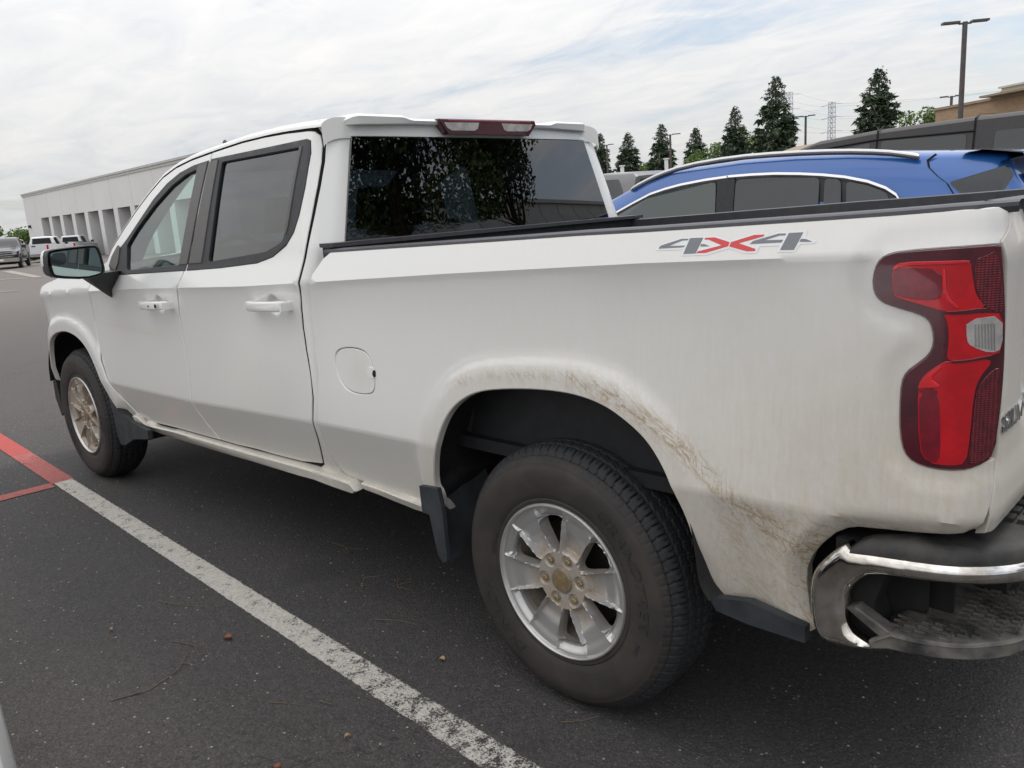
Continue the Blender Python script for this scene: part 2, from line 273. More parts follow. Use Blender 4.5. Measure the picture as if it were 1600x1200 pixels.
MT['red'] = lens('red_lens', (.58, .004, .012), (.44, .003, .010), 16)
MT['crimson'] = lens('crimson_lens', (.22, .005, .018), (.15, .004, .014), 40)
m = lens('led_lens', (.17, .006, .016), (.09, .004, .012), 60, (1, 1, 1), facet=75); MT['led'] = m
MT['clearlens'] = lens('clear_lens', (.48, .46, .44), (.34, .32, .31), 30)
MT['lampglow'] = lens('bright_red_lens', (.75, .01, .02), (.60, .008, .016), 30)
# glass
def glass(name, tint, refl=1.0, rough=0., ior=1.5, absorb=None):
    m = bpy.data.materials.new(name); m.use_nodes = True; nt = m.node_tree; nt.nodes.clear()
    tr = N(nt, 'ShaderNodeBsdfTransparent'); tr.inputs[0].default_value = (*tint, 1)
    gl = N(nt, 'ShaderNodeBsdfGlossy'); gl.inputs[0].default_value = (refl, refl, refl, 1); gl.inputs['Roughness'].default_value = rough
    fr = N(nt, 'ShaderNodeFresnel'); ge = N(nt, 'ShaderNodeNewGeometry'); nt.links.new(M(nt, 'MULTIPLY_ADD', ge.outputs['Backfacing'], 1/ior-ior+0.0, ior), fr.inputs[0])
    # the Fresnel node inverts the index on back faces; a thin pane reflects the same from both sides
    mx = N(nt, 'ShaderNodeMixShader'); o = N(nt, 'ShaderNodeOutputMaterial')
    nt.links.new(M(nt, 'MINIMUM', M(nt, 'MULTIPLY', fr.outputs[0], 1.35), 1.0), mx.inputs[0]); nt.links.new(tr.outputs[0], mx.inputs[1]); nt.links.new(gl.outputs[0], mx.inputs[2]); nt.links.new(mx.outputs[0], o.inputs[0])
    return m
MT['glass_front'] = glass('tinted_front_glass', (.78, .96, .89))
MT['glass_rear'] = glass('privacy_glass', (.045, .045, .052), ior=1.60)
MT['glass_back'] = glass('back_window_glass', (.018, .023, .034), ior=1.75)
MT['glass_dark'] = mat('dark_car_glass', (.015, .018, .020), .04, 0, 0, .9)
MT['interior'] = varied('dark_interior', (.018, .018, .02), (.03, .03, .032), 8, .75)
MT['seat'] = varied('seat_cloth', (.035, .035, .04), (.05, .05, .055), 60, .9)
# tyre + rim
m = mat('tyre_rubber', (.030, .029, .029), .72); nt, b = P(m); v = objco(nt)
aw = N(nt, 'ShaderNodeAttribute', attribute_name='wall')
dn = noise(nt, v, 7, 6, .65, .6)
wallc = MIX(nt, ramp(nt, dn, [(.3, 0.), (.7, 1.)]), (.028, .026, .025), (.058, .049, .043))
treadc = MIX(nt, ramp(nt, noise(nt, v, 30, 4, .7), [(.3, 0.), (.7, 1.)]), (.016, .018, .021), (.030, .031, .034))
nt.links.new(MIX(nt, aw.outputs['Fac'], treadc, wallc), b.inputs['Base Color']); bump(nt, b, noise(nt, v, 260, 3, .7), .25, .004)
MT['tyre'] = m
m = mat('dirty_alloy', (.60, .60, .59), .30, .85); nt, b = P(m); v = objco(nt)
ad = N(nt, 'ShaderNodeAttribute', attribute_name='dirt')
q = M(nt, 'MULTIPLY', ad.outputs['Fac'], ramp(nt, M(nt, 'MULTIPLY_ADD', noise(nt, v, 38, 6, .7), .6, M(nt, 'MULTIPLY', noise(nt, v, 240, 3, .7), .4)), [(.36, .1), (.60, 1.)]))
nt.links.new(MIX(nt, q, (.60, .60, .60), (.40, .30, .19)), b.inputs['Base Color'])
nt.links.new(M(nt, 'MULTIPLY_ADD', q, -.60, .68), b.inputs['Metallic']); nt.links.new(M(nt, 'MULTIPLY_ADD', q, .45, .27), b.inputs['Roughness'])
MT['alloy'] = m
MT['cap'] = varied('dusty_centre_cap', (.40, .33, .22), (.30, .22, .13), 60, .45, .5)
MT['brass_badge'] = mat('dull_brass_badge', (.42, .27, .10), .4, .5)
MT['disc'] = varied('brake_disc_metal', (.03, .028, .026), (.055, .05, .045), 20, .5, .6)
# asphalt
m = mat('asphalt', (.04, .04, .04), .85); nt, b = P(m); v = objco(nt)
big = noise(nt, v, .35, 5, .6); mid = noise(nt, v, 5, 4, .6)
vo = N(nt, 'ShaderNodeTexVoronoi', ins={'Scale': 150.}); nt.links.new(v, vo.inputs['Vector'])
sc = N(nt, 'ShaderNodeSeparateColor'); nt.links.new(vo.outputs['Color'], sc.inputs[0])
base = MIX(nt, ramp(nt, big, [(.3, 0.), (.7, 1.)]), (.070, .067, .067), (.094, .085, .080))
base = MIX(nt, M(nt, 'MULTIPLY', sc.outputs[0], .75), base, (.024, .023, .0235))
base = MIX(nt, M(nt, 'MULTIPLY', ramp(nt, sc.outputs[1], [(.86, 0.), (.99, 1.)]), M(nt, 'LESS_THAN', vo.outputs['Distance'], .42)), base, (.17, .155, .14))
fine = noise(nt, v, 420, 3, .7)
base = MIX(nt, ramp(nt, fine, [(.55, 0.), (.75, .5)]), base, (.085, .08, .076))
vw = N(nt, 'ShaderNodeTexVoronoi', ins={'Scale': 38.}); nt.links.new(v, vw.inputs['Vector'])
sw = N(nt, 'ShaderNodeSeparateColor'); nt.links.new(vw.outputs['Color'], sw.inputs[0])
base = MIX(nt, M(nt, 'MULTIPLY', M(nt, 'GREATER_THAN', sw.outputs[2], .975), M(nt, 'LESS_THAN', vw.outputs['Distance'], .14)), base, (.36, .34, .31))
base = MIX(nt, ramp(nt, mid, [(.5, 0.), (.8, .25)]), base, (.07, .064, .058))
ck = M(nt, 'ABSOLUTE', M(nt, 'SUBTRACT', noise(nt, v, 1.1, 6, .62, .5), .5)); ck = M(nt, 'MULTIPLY', ramp(nt, ck, [(0., 1.), (.0035, 0.)]), ramp(nt, noise(nt, v, .55, 2, .5), [(.50, 0.), (.58, 1.)]))
base = MIX(nt, M(nt, 'MULTIPLY', ck, .65), base, (.012, .012, .012))
st_ = ramp(nt, noise(nt, v, 1.7, 3, .45), [(.60, 0.), (.72, 1.)]); base = MIX(nt, M(nt, 'MULTIPLY', st_, .38), base, (.022, .021, .022))
# the worn driving aisle beyond the bays is a lighter, browner asphalt
g = N(nt, 'ShaderNodeSeparateXYZ'); t_ = N(nt, 'ShaderNodeTexCoord'); nt.links.new(t_.outputs['Object'], g.inputs[0])
far = ramp(nt, M(nt, 'MULTIPLY_ADD', g.outputs[0], -.05, -.18), [(0., 0.), (1., 1.)])
base = MIX(nt, M(nt, 'MULTIPLY', far, .9), base, (.175, .155, .143))
nt.links.new(base, b.inputs['Base Color'])
bump(nt, b, M(nt, 'ADD', M(nt, 'MULTIPLY', vo.outputs['Distance'], -1.), M(nt, 'MULTIPLY', fine, .5)), .65, .006)
MT['asphalt'] = m
def paintline(name, col, wear0, wear1, sx=0.):
    m = mat(name, col, .8); nt, b = P(m); v = objco(nt); vv = objco(nt, (1, 1, 1))
    gg = N(nt, 'ShaderNodeSeparateXYZ'); nt.links.new(v, gg.inputs[0])
    w = M(nt, 'ADD', M(nt, 'MULTIPLY', noise(nt, v, 18, 6, .75), .5), M(nt, 'MULTIPLY', noise(nt, v, 150, 4, .8), .5))
    if sx: w = M(nt, 'SUBTRACT', w, M(nt, 'MULTIPLY', ramp(nt, M(nt, 'MULTIPLY_ADD', gg.outputs[0], .40, .55), [(0., 0.), (1., 1.)]), sx))
    a = ramp(nt, w, [(wear0, 0.), (wear1, 1.)])
    if sx:     # the edges of the stripe are ragged
        e_ = M(nt, 'ABSOLUTE', M(nt, 'ADD', M(nt, 'MULTIPLY_ADD', gg.outputs[0], .0394, .264), gg.outputs[1]))
        e_ = M(nt, 'ADD', e_, M(nt, 'MULTIPLY', noise(nt, v, 45, 5, .8), .026))
        a = M(nt, 'MULTIPLY', a, ramp(nt, e_, [(.0635, 1.), (.0665, 0.)]))
    nt.links.new(MIX(nt, ramp(nt, noise(nt, v, 90, 4, .7), [(.3, 0.), (.7, 1.)]), tuple(c*.62 for c in col), col), b.inputs['Base Color'])
    nt.links.new(a, b.inputs['Alpha']); bump(nt, b, noise(nt, v, 220, 3, .7), .4, .004)
    return m
MT['line_white'] = paintline('worn_white_paint', (.66, .63, .57), .40, .46, .12)
MT['line_red'] = paintline('red_road_paint', (.50, .085, .075), .33, .39)
MT['line_pink'] = paintline('faded_red_road_paint', (.46, .13, .115), .38, .45)
MT['line_far'] = paintline('far_line_paint', (.40, .36, .32), .36, .44)
# buildings
MT['stucco'] = varied('pale_grey_stucco', (.72, .715, .705), (.75, .745, .735), .3, .85, bstr=.04, bscale=30)
MT['parapet'] = varied('parapet_metal', (.56, .56, .54), (.48, .48, .46), 1.5, .6)
MT['door_grey'] = varied('grey_door', (.24, .245, .25), (.20, .205, .21), 1.2, .6)
MT['doorway_shade'] = mat('doorway_shade_black', (.012, .013, .016), .9)
m = mat('tan_brick', (.36, .25, .16), .85); nt, b = P(m); v = objco(nt, (1, 1, 1), (R(90), 0, 0))
br = N(nt, 'ShaderNodeTexBrick', ins={'Scale': 1.6, 'Mortar Size': .012, 'Color1': (.36, .24, .15, 1), 'Color2': (.42, .29, .18, 1), 'Mortar': (.30, .24, .18, 1)}); nt.links.new(v, br.inputs['Vector']); nt.links.new(br.outputs[0], b.inputs['Base Color'])
MT['brick'] = m
MT['cream'] = varied('cream_wall', (.50, .47, .38), (.44, .43, .36), .8, .85)
MT['tan_roof'] = varied('tan_roof', (.36, .28, .20), (.30, .24, .18), 2, .85)
MT['terracotta'] = varied('terracotta_wall', (.36, .14, .10), (.28, .11, .09), 1, .85)
MT['pole'] = varied('bronze_grey_pole', (.10, .085, .080), (.13, .115, .11), 3, .5, .3)
MT['pylon'] = mat('galvanised_steel', (.50, .53, .56), .6, .3)
MT['conifer'] = varied('redwood_foliage', (.038, .064, .036), (.066, .10, .055), 1.3, .8)
MT['conifer2'] = varied('redwood_foliage_light', (.05, .085, .04), (.085, .12, .06), 1.3, .8)
MT['leafy'] = varied('spring_foliage', (.10, .17, .03), (.20, .28, .06), 1.0, .7)
MT['leafy2'] = varied('dark_spring_foliage', (.05, .10, .02), (.11, .18, .04), 1.0, .7)
MT['bark'] = varied('bark', (.10, .07, .05), (.06, .045, .035), 8, .9, bstr=.5)
MT['panelwall'] = varied('white_panel_wall', (.48, .49, .50), (.54, .55, .56), .5, .7)
# car paints
MT['blue'] = mat('blue_paint', (.020, .115, .40), .28, .15, 1.0)
MT['darkgrey'] = mat('dark_grey_paint', (.058, .056, .062), .40, .2, .35)
MT['softtop'] = varied('matte_dark_hardtop', (.055, .050, .050), (.065, .060, .059), 40, .55, bstr=.05, bscale=600)
MT['greypaint'] = mat('grey_paint', (.15, .15, .155), .3, .4, .9)
MT['black_paint'] = mat('black_paint', (.012, .013, .016), .15, .2, 1.)
MT['white_car'] = mat('white_car_paint', (.80, .81, .82), .25, 0, 1.)
MT['silver'] = mat('silver_car_paint', (.42, .43, .45), .3, .6, 1.)
MT['redpaint'] = mat('red_car_paint', (.45, .02, .03), .3, .1, 1.)
MT['twig'] = varied('dry_twig', (.13, .09, .06), (.20, .15, .10), 60, .85)
MT['leaf'] = varied('dead_leaf', (.30, .10, .04), (.20, .07, .03), 90, .8)
MT['leafpale'] = varied('pale_dry_leaf', (.42, .28, .16), (.34, .24, .14), 90, .8)
MT['stone'] = varied('pale_pebble', (.40, .37, .33), (.22, .20, .18), 25, .85)
# ------------------------------------------------------------------ helpers
def thing(name, label, cat, loc=(0, 0, 0), rz=0., group=None):
    o = bpy.data.objects.new(name, None); COL.objects.link(o); o.empty_display_size = .2
    o.location = loc; o.rotation_euler = (0, 0, rz); o['label'] = label; o['category'] = cat
    if group: o['group'] = group
    return o
def tag(o, label=None, cat=None, group=None, kind=None):
    if label: o['label'] = label
    if cat: o['category'] = cat
    if group: o['group'] = group
    if kind: o['kind'] = kind
    return o
def mk(name, verts, faces, m, parent=None, smooth=True, attrs=None, ang=38, world=False):
    """one mesh object; world=True: verts are world coordinates although it has a parent"""
    me = bpy.data.meshes.new(name)
    me.from_pydata([tuple(map(float, v)) for v in verts], [], [tuple(map(int, f)) for f in faces]); me.update()
    if m: me.materials.append(MT[m] if isinstance(m, str) else m)
    if smooth:
        me.polygons.foreach_set('use_smooth', [True]*len(me.polygons)); me.set_sharp_from_angle(angle=R(ang))
    for k, a in (attrs or {}).items():
        t = me.attributes.new(k, 'FLOAT', 'POINT'); t.data.foreach_set('value', np.asarray(a, np.float32))
    o = bpy.data.objects.new(name, me); COL.objects.link(o)
    if parent:
        o.parent = parent
        if world:
            L = Vector((0, 0, 0)); q = parent
            while q: L += q.location; q = q.parent
            if parent.type == 'EMPTY': o.matrix_parent_inverse = Matrix.Translation(-L)
    return o
class MB:
    def __init__(s): s.v = []; s.f = []
    def add(s, V, F):
        n = len(s.v); s.v += [tuple(map(float, p)) for p in V]; s.f += [tuple(i+n for i in f) for f in F]; return s
    def box(s, a, b):
        (x0, y0, z0), (x1, y1, z1) = a, b
        return s.add([(x0,y0,z0),(x1,y0,z0),(x1,y1,z0),(x0,y1,z0),(x0,y0,z1),(x1,y0,z1),(x1,y1,z1),(x0,y1,z1)],
                     [(0,3,2,1),(4,5,6,7),(0,1,5,4),(1,2,6,5),(2,3,7,6),(3,0,4,7)])
    def tube(s, pts, r, n=8, caps=True):
        pts = [Vector(p) for p in pts]; rr = r if hasattr(r, '__len__') else [r]*len(pts)
        V = []; F = []; up = Vector((0, 0, 1))
        for i, p in enumerate(pts):
            d = (pts[min(i+1, len(pts)-1)]-pts[max(i-1, 0)]).normalized()
            a = d.cross(up if abs(d.z) < .95 else Vector((1, 0, 0))).normalized(); b = d.cross(a)
            for k in range(n):
                t = 2*math.pi*k/n; V.append(p+(a*math.cos(t)+b*math.sin(t))*rr[i])
        for i in range(len(pts)-1):
            for k in range(n): F.append((i*n+k, i*n+(k+1) % n, (i+1)*n+(k+1) % n, (i+1)*n+k))
        if caps: F.append(tuple(range(n))); F.append(tuple(reversed(range((len(pts)-1)*n, len(pts)*n))))
        return s.add(V, F)
    def lathe(s, prof, n=48, c=(0, 0, 0), close=False):      # prof: (radius, y) about the y axis
        V = []; F = []
        for (r, y) in prof:
            for k in range(n):
                t = 2*math.pi*k/n; V.append((c[0]+r*math.cos(t), c[1]+y, c[2]+r*math.sin(t)))
        for i in range(len(prof)-1):
            for k in range(n): F.append((i*n+k, (i+1)*n+k, (i+1)*n+(k+1) % n, i*n+(k+1) % n))
        return s.add(V, F)
    def prism(s, poly, y0, y1):          # poly in (x, z), extruded along y
        n = len(poly); V = [(p[0], y0, p[1]) for p in poly]+[(p[0], y1, p[1]) for p in poly]
        F = [tuple(range(n)), tuple(reversed(range(n, 2*n)))]+[(i, n+i, n+(i+1) % n, (i+1) % n) for i in range(n)]
        return s.add(V, F)
    def build(s, name, m, parent=None, **k): return mk(name, s.v, s.f, m, parent, **k)
def resample(poly, step, closed=True):
    out = []; n = len(poly)
    for i in range(n if closed else n-1):
        a, b = np.array(poly[i], float), np.array(poly[(i+1) % n], float)
        k = max(1, int(round(np.hypot(*(b-a))/step)))
        for j in range(k): out.append(tuple(a+(b-a)*j/k))
    if not closed: out.append(tuple(poly[-1]))
    return out
def smooth_line(L, it=2):
    L = [np.array(p, float) for p in L]
    for _ in range(it): L = [L[0]]+[(L[i-1]+2*L[i]+L[i+1])/4 for i in range(1, len(L)-1)]+[L[-1]]
    return [tuple(p) for p in L]
def chaikin(L, it=2, closed=False):
    for _ in range(it):
        o = []; n = len(L)
        if not closed: o.append(tuple(L[0]))
        for i in range(n if closed else n-1):
            a, b = np.array(L[i], float), np.array(L[(i+1) % n], float)
            o += [tuple(.75*a+.25*b), tuple(.25*a+.75*b)]
        if not closed: o.append(tuple(L[-1]))
        L = o
    return L
def roundc(poly, r=.02, k=4):
    out = []; n = len(poly)
    for i in range(n):
        a, b, c = (np.array(poly[j % n], float) for j in (i-1, i, i+1))
        l1, l2 = np.hypot(*(a-b)), np.hypot(*(c-b)); d1, d2 = min(r, l1*.45), min(r, l2*.45)
        p0 = b+(a-b)/l1*d1; p2 = b+(c-b)/l2*d2
        for j in range(k+1):
            t = j/k; out.append(tuple((1-t)**2*p0+2*t*(1-t)*b+t*t*p2))
    return out
def inside(P, poly):
    x, y = P[:, 0], P[:, 1]; r = np.zeros(len(P), bool); n = len(poly)
    for i in range(n):
        (x0, y0), (x1, y1) = poly[i], poly[(i+1) % n]
        if y0 == y1: continue
        c = ((y0 > y) != (y1 > y)) & (x < (x1-x0)*(y-y0)/(y1-y0)+x0); r ^= c
    return r
def area(p): return .5*sum(p[i][0]*p[(i+1) % len(p)][1]-p[(i+1) % len(p)][0]*p[i][1] for i in range(len(p)))
def triang(outline, holes, step, dense=(), bstep=None, crease=False):
    loops = [resample(l, bstep or step) for l in [outline]+list(holes)]
    for k, l in enumerate(loops):
        if (area(l) > 0) != (k == 0): l.reverse()
    A = np.array(outline); lo, hi = A.min(0), A.max(0)
    gx, gy = np.meshgrid(np.arange(lo[0]+step/2, hi[0], step), np.arange(lo[1]+step/2, hi[1], step))
    gx[1::2] += step*.5
    G = np.stack([gx.ravel(), gy.ravel()], 1)
    for (cx_, cz_, r_, st) in dense:
        G = G[np.hypot(G[:, 0]-cx_, G[:, 1]-cz_) > r_]
        hx, hy = np.meshgrid(np.arange(cx_-r_, cx_+r_, st), np.arange(cz_-r_, cz_+r_, st))
        Hh = np.stack([hx.ravel(), hy.ravel()], 1); G = np.vstack([G, Hh[np.hypot(Hh[:, 0]-cx_, Hh[:, 1]-cz_) < r_]])
    if crease:
        ux = np.arange(lo[0], hi[0], .018)
        for fn in (zc1, zc2):
            G = G[np.abs(G[:, 1]-fn(G[:, 0])) > .0175]
            for dz in (-.011, 0, .011): G = np.vstack([G, np.stack([ux, fn(ux)+dz], 1)])
    ok = inside(G, loops[0])
    for h in loops[1:]: ok &= ~inside(G, h)
    G = G[ok]
    for l in loops: G = G[seg_dist(G[:, 0], G[:, 1], l, True) > step*.42]
    V = [p for l in loops for p in l]; E = []; o = 0
    for l in loops:
        E += [(o+i, o+(i+1) % len(l)) for i in range(len(l))]; o += len(l)
    V2 = V+[tuple(g) for g in G]
    res = delaunay_2d_cdt([Vector(p) for p in V2], E, [], 0, 1e-6)
    pv = np.array([tuple(p) for p in res[0]]); F = np.array([f for f in res[2] if len(f) == 3])
    ce = pv[F].mean(1); ok = inside(ce, loops[0])
    for h in loops[1:]: ok &= ~inside(ce, h)
    F = F[ok]
    ar = (pv[F[:, 1]]-pv[F[:, 0]]); br = pv[F[:, 2]]-pv[F[:, 0]]; sg = ar[:, 0]*br[:, 1]-ar[:, 1]*br[:, 0]
    F[sg < 0] = F[sg < 0][:, ::-1]
    return pv, F
def nrm(surf, u, z):
    e = 1e-3; a = surf(u+e, z)-surf(u-e, z); b = surf(u, z+e)-surf(u, z-e)
    n = np.cross(a, b); return n/np.maximum(np.linalg.norm(n, axis=-1, keepdims=True), 1e-12)
def panel(name, outline, surf, m, parent=None, holes=(), step=.016, flange=.022, edge=.0035, off=0., mirror=False, attr=None, dense=(), bstep=None, ang=38, dark=False, pillow=None):
    """sheet-metal panel: outline and holes in (u, z) laid on surf, with rolled and returned edges"""
    pv, F = triang(outline, holes, step, dense, bstep, attr is not None and surf in (bed_surf, side_surf, cab_surf))
    u, z = pv[:, 0], pv[:, 1]
    S = surf(u, z); Nn = nrm(surf, u, z); S = S+Nn*off
    if pillow:
        pr_, ph_ = pillow; dd_ = np.minimum(seg_dist(u, z, outline, True), pr_)/pr_; S = S+Nn*(ph_*np.sqrt(np.maximum(0, 1-(1-dd_)**2)))[:, None]
    if flange == 0:
        e1 = S[F[:, 1]]-S[F[:, 0]]; e2 = S[F[:, 2]]-S[F[:, 0]]; F = F[np.linalg.norm(np.cross(e1, e2), axis=1) > 2e-6]
    V = [tuple(p) for p in S]; F = [tuple(f) for f in F]
    cnt = {}
    for f in F:
        for i in range(3): cnt[(f[i], f[(i+1) % 3])] = 1
    bd = [(a, b) for (a, b) in cnt if (b, a) not in cnt]
    src = list(range(len(V)))
    if flange > 0:
        nxt = {a: b for a, b in bd}; prv = {b: a for a, b in bd}
        r1 = {}; r2 = {}
        for a in nxt:
            b = nxt[a]; p = prv.get(a, a)
            t = pv[b]-pv[p]; L = np.hypot(*t)+1e-9; t = t/L; outw = np.array([t[1], -t[0]])
            q1 = pv[a]+outw*edge*.8
            s1 = surf(q1[0], q1[1]); s1 = np.asarray(s1).reshape(3)+Nn[a]*(off-edge*.9)
            s2 = s1-Nn[a]*flange
            r1[a] = len(V); V.append(tuple(s1)); src.append(a)
            r2[a] = len(V); V.append(tuple(s2)); src.append(a)
        for a, b in bd:
            F.append((b, a, r1[a], r1[b])); F.append((r1[b], r1[a], r2[a], r2[b]))
    V = np.array(V)
    if mirror: V[:, 1] = WID-V[:, 1]; F = [tuple(reversed(f)) for f in F]
    at_ = None
    if attr is not None:
        d_, f_ = attr(u, z, S); d_ = np.clip(d_, 0, 1)[src]; f_ = np.clip(f_, 0, 1)[src]; at_ = {'dirt': d_, 'film': f_}
    o = mk(name, V, F, m, parent, attrs=at_, ang=ang, world=True)
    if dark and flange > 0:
        o.data.materials.append(MT['seam']); n0 = len(F)-2*len(bd); idx = np.zeros(len(F), np.int32); idx[n0+1::2] = 1; o.data.polygons.foreach_set('material_index', idx)  # returned edges black instead of body colour: painted shade inside the shut line
    return o
def text_mesh(txt, size, extrude=.001, shear=0., bold=0.):
    cu = bpy.data.curves.new('t', 'FONT'); cu.body = txt; cu.size = size; cu.extrude = extrude; cu.shear = shear; cu.offset = bold; cu.resolution_u = 3
    o = bpy.data.objects.new('t', cu); COL.objects.link(o); dg = bpy.context.evaluated_depsgraph_get()
    me = o.evaluated_get(dg).to_mesh(); V = [tuple(v.co) for v in me.vertices]; F = [tuple(p.vertices) for p in me.polygons]
    o.evaluated_get(dg).to_mesh_clear(); bpy.data.objects.remove(o); bpy.data.curves.remove(cu); return V, F
def copy_tree(o, loc=None, rz=None, label=None, group=None, parent=None):
    c = o.copy(); COL.objects.link(c); c.parent = parent
    if loc is not None: c.location = loc
    if rz is not None: c.rotation_euler = (0, 0, rz)
    if label: c['label'] = label
    if group: c['group'] = group
    for ch in list(o.children): copy_tree(ch, parent=c)
    return c
# ------------------------------------------------------------------ ground and markings
def gz(x, y): return -.0065*max(0., -x-8.)-.002*max(0, y-15)
def ground():
    xs_ = sorted(set([-700,-400,-250,-180,-130,-100,-80,-60,-45,-30,-20,-14,-8,-4,0,4,10,20,40,80,160,320])); ys_ = [-300,-120,-50,-20,-8,-3,0,3,8,15,25,40,70,110,180,300,520,800]
    V = [(x, y, gz(x, y)) for x in xs_ for y in ys_]; n = len(ys_)
    F = [(i*n+j, (i+1)*n+j, (i+1)*n+j+1, i*n+j+1) for i in range(len(xs_)-1) for j in range(n-1)]
    return tag(mk('ground', V, F, 'asphalt', smooth=True), kind='structure')
ground()
def strip(name, pts, z, m, label=None):
    V = [(x, y, gz(x, y)+z) for x, y in pts]; return tag(mk(name, V, [tuple(range(len(V)))], m, smooth=False), label, kind='structure')
ly = lambda x: -.264-.0394*x
strip('white_line', [(-3.83,ly(-3.83)-.064),(3.5,ly(3.5)-.064),(3.5,ly(3.5)+.064),(-3.83,ly(-3.83)+.064)], .004, 'line_white')
strip('faded_red_line', [(-4.78,ly(-4.78)-.062),(-3.832,ly(-3.83)-.062),(-3.832,ly(-3.83)+.060),(-4.78,ly(-4.78)+.060)], .004, 'line_pink')
strip('red_line', [(-6.6,ly(-6.6)-.062),(-4.782,ly(-4.78)-.062),(-4.782,ly(-4.78)+.062),(-6.6,ly(-6.6)+.062)], .004, 'line_red')
strip('faded_red_line', [(-3.86,ly(-3.86)-.064),(-3.97,-2.9),(-3.86,-2.9),(-3.75,ly(-3.75)-.064)], .004, 'line_pink')
strip('far_line', [(-50,11.6),(-36.5,9.25),(-36.3,9.55),(-50,12.1)], .012, 'line_far')
strip('far_line', [(-42,7.0),(-36.6,9.15),(-36.2,8.95),(-41.6,6.6)], .012, 'line_far')
strip('far_line', [(-29.5,5.2),(-26.8,6.05),(-26.7,5.9),(-29.3,4.95)], .012, 'line_far')
strip('far_line', [(-36.,9.3),(-26,13.3),(-26,13.1),(-36,9.05)], .012, 'line_far')
# loose grit
V = []; F = []
for i in range(1500):
    x = rng.uniform(-6, 2.5); y = rng.uniform(-1.9, .9)
    if x > 1.0 and y < -1.2: continue
    s = rng.uniform(.0015, .0042)*(1.7 if rng.random() < .05 else 1); n = len(V)
    for k in range(5):
        a = 2*math.pi*k/5+rng.uniform(-.3, .3); V.append((x+s*math.cos(a)*rng.uniform(.7, 1.3), y+s*math.sin(a)*rng.uniform(.6, 1.), .0005))
    V.append((x, y, s*.7+.001)); F += [(n+k, n+(k+1) % 5, n+5) for k in range(5)]
tag(mk('grit', V, F, 'stone', smooth=False), 'fine pale stone grit scattered over the dark asphalt', kind='stuff')
def twig(pts, label, forks=(), r=.0016):
    pts = [np.array((x, y, .003+.004*random.random())) for x, y in pts]
    P_ = []
    for i in range(len(pts)-1):
        for k in range(5):
            t = k/5; P_.append(pts[i]*(1-t)+pts[i+1]*t+np.array([random.uniform(-.002,.002), random.uniform(-.002,.002), 0]))
    P_.append(pts[-1]); mb = MB().tube([tuple(p) for p in P_], [r*(1-.5*i/len(P_)) for i in range(len(P_))], 5)
    for (i, dx, dy) in forks:
        p = P_[i]; mb.tube([tuple(p), tuple(p+np.array([dx*.5, dy*.6, .004])), tuple(p+np.array([dx, dy, .002]))], [r*.8, r*.7, r*.4], 5)
    return tag(mb.build('twig', 'twig'), label, 'twig', 'dry twigs on the asphalt')
twig([(-1.14,-.84),(-1.10,-.74),(-1.14,-.62),(-1.22,-.55)], 'long thin branching twig in the open asphalt left of the white line', [(3,.02,.03),(12,.06,.02)], .0022)
twig([(-1.36,-.55),(-1.26,-.51),(-1.17,-.53)], 'short hooked twig beyond the long branching twig', [], .0018)
twig([(-1.72,-.44),(-1.64,-.42),(-1.52,-.35)], 'pale curved twig near the far end of the bare asphalt left of the line', [(6,.02,.0)])
twig([(-.72,-.52),(-.64,-.47)], 'small straight twig just left of the white line near the camera')
twig([(-.60,-.42),(-.55,-.405)], 'tiny twig beside the white line close to the small straight twig')
twig([(-1.08,.27),(-1.02,.22),(-.95,.24),(-.90,.21)], 'forked twig on the asphalt in front of the rear mud flap', [(4,.03,.05)], .002)
twig([(-1.16,.24),(-1.20,.19),(-1.12,.12)], 'bent twig beside the forked twig by the mud flap')
twig([(-1.62,.32),(-1.52,.33),(-1.44,.36)], 'thin twig lying under the edge of the rear door', [(3,.01,.04)])
twig([(-.88,.0),(-.80,.05),(-.72,.07)], 'slightly curved twig just right of the white line', [(5,.03,.0)])
twig([(-.06,-.88),(-.02,-.82)], 'little twig at the bottom edge left of the line')
twig([(.05,-.04),(.09,.0),(.12,.05)], 'little twig right of the worn end of the line')
def leaf(x, y, s, rot, m, label):
    V = []; 
    for i in range(9):
        t = i/8; w = s*.42*math.sin(math.pi*t)**.8; lx = (t-.5)*s*1.2
        for j in (-1, 0, 1): V.append((lx, j*w, .003+.006*abs(j)+.004*math.sin(4*t)+.006*t))
    F = [(i*3+j, (i+1)*3+j, (i+1)*3+j+1, i*3+j+1) for i in range(8) for j in range(2)]
    c, s_ = math.cos(rot), math.sin(rot); V = [(x+p[0]*c-p[1]*s_, y+p[0]*s_+p[1]*c, p[2]) for p in V]
    return tag(mk('leaf', V, F, m), label, 'leaf', 'fallen leaves on the asphalt')
leaf(-1.20,-.41,.030,.6,'leaf','reddish brown fallen leaf left of the middle of the white line')
leaf(-.47,-.03,.022,.1,'leafpale','small orange leaf right of the white line near the rear wheel')
leaf(-.38,-.47,.016,1.2,'leafpale','tiny pale leaf left of the worn part of the white line')
leaf(-1.62,-.66,.018,.3,'leafpale','small pale leaf among the pebbles far left of the line')
leaf(-.42,-.67,.02,.9,'leaf','small red leaf at the bottom edge of the picture')
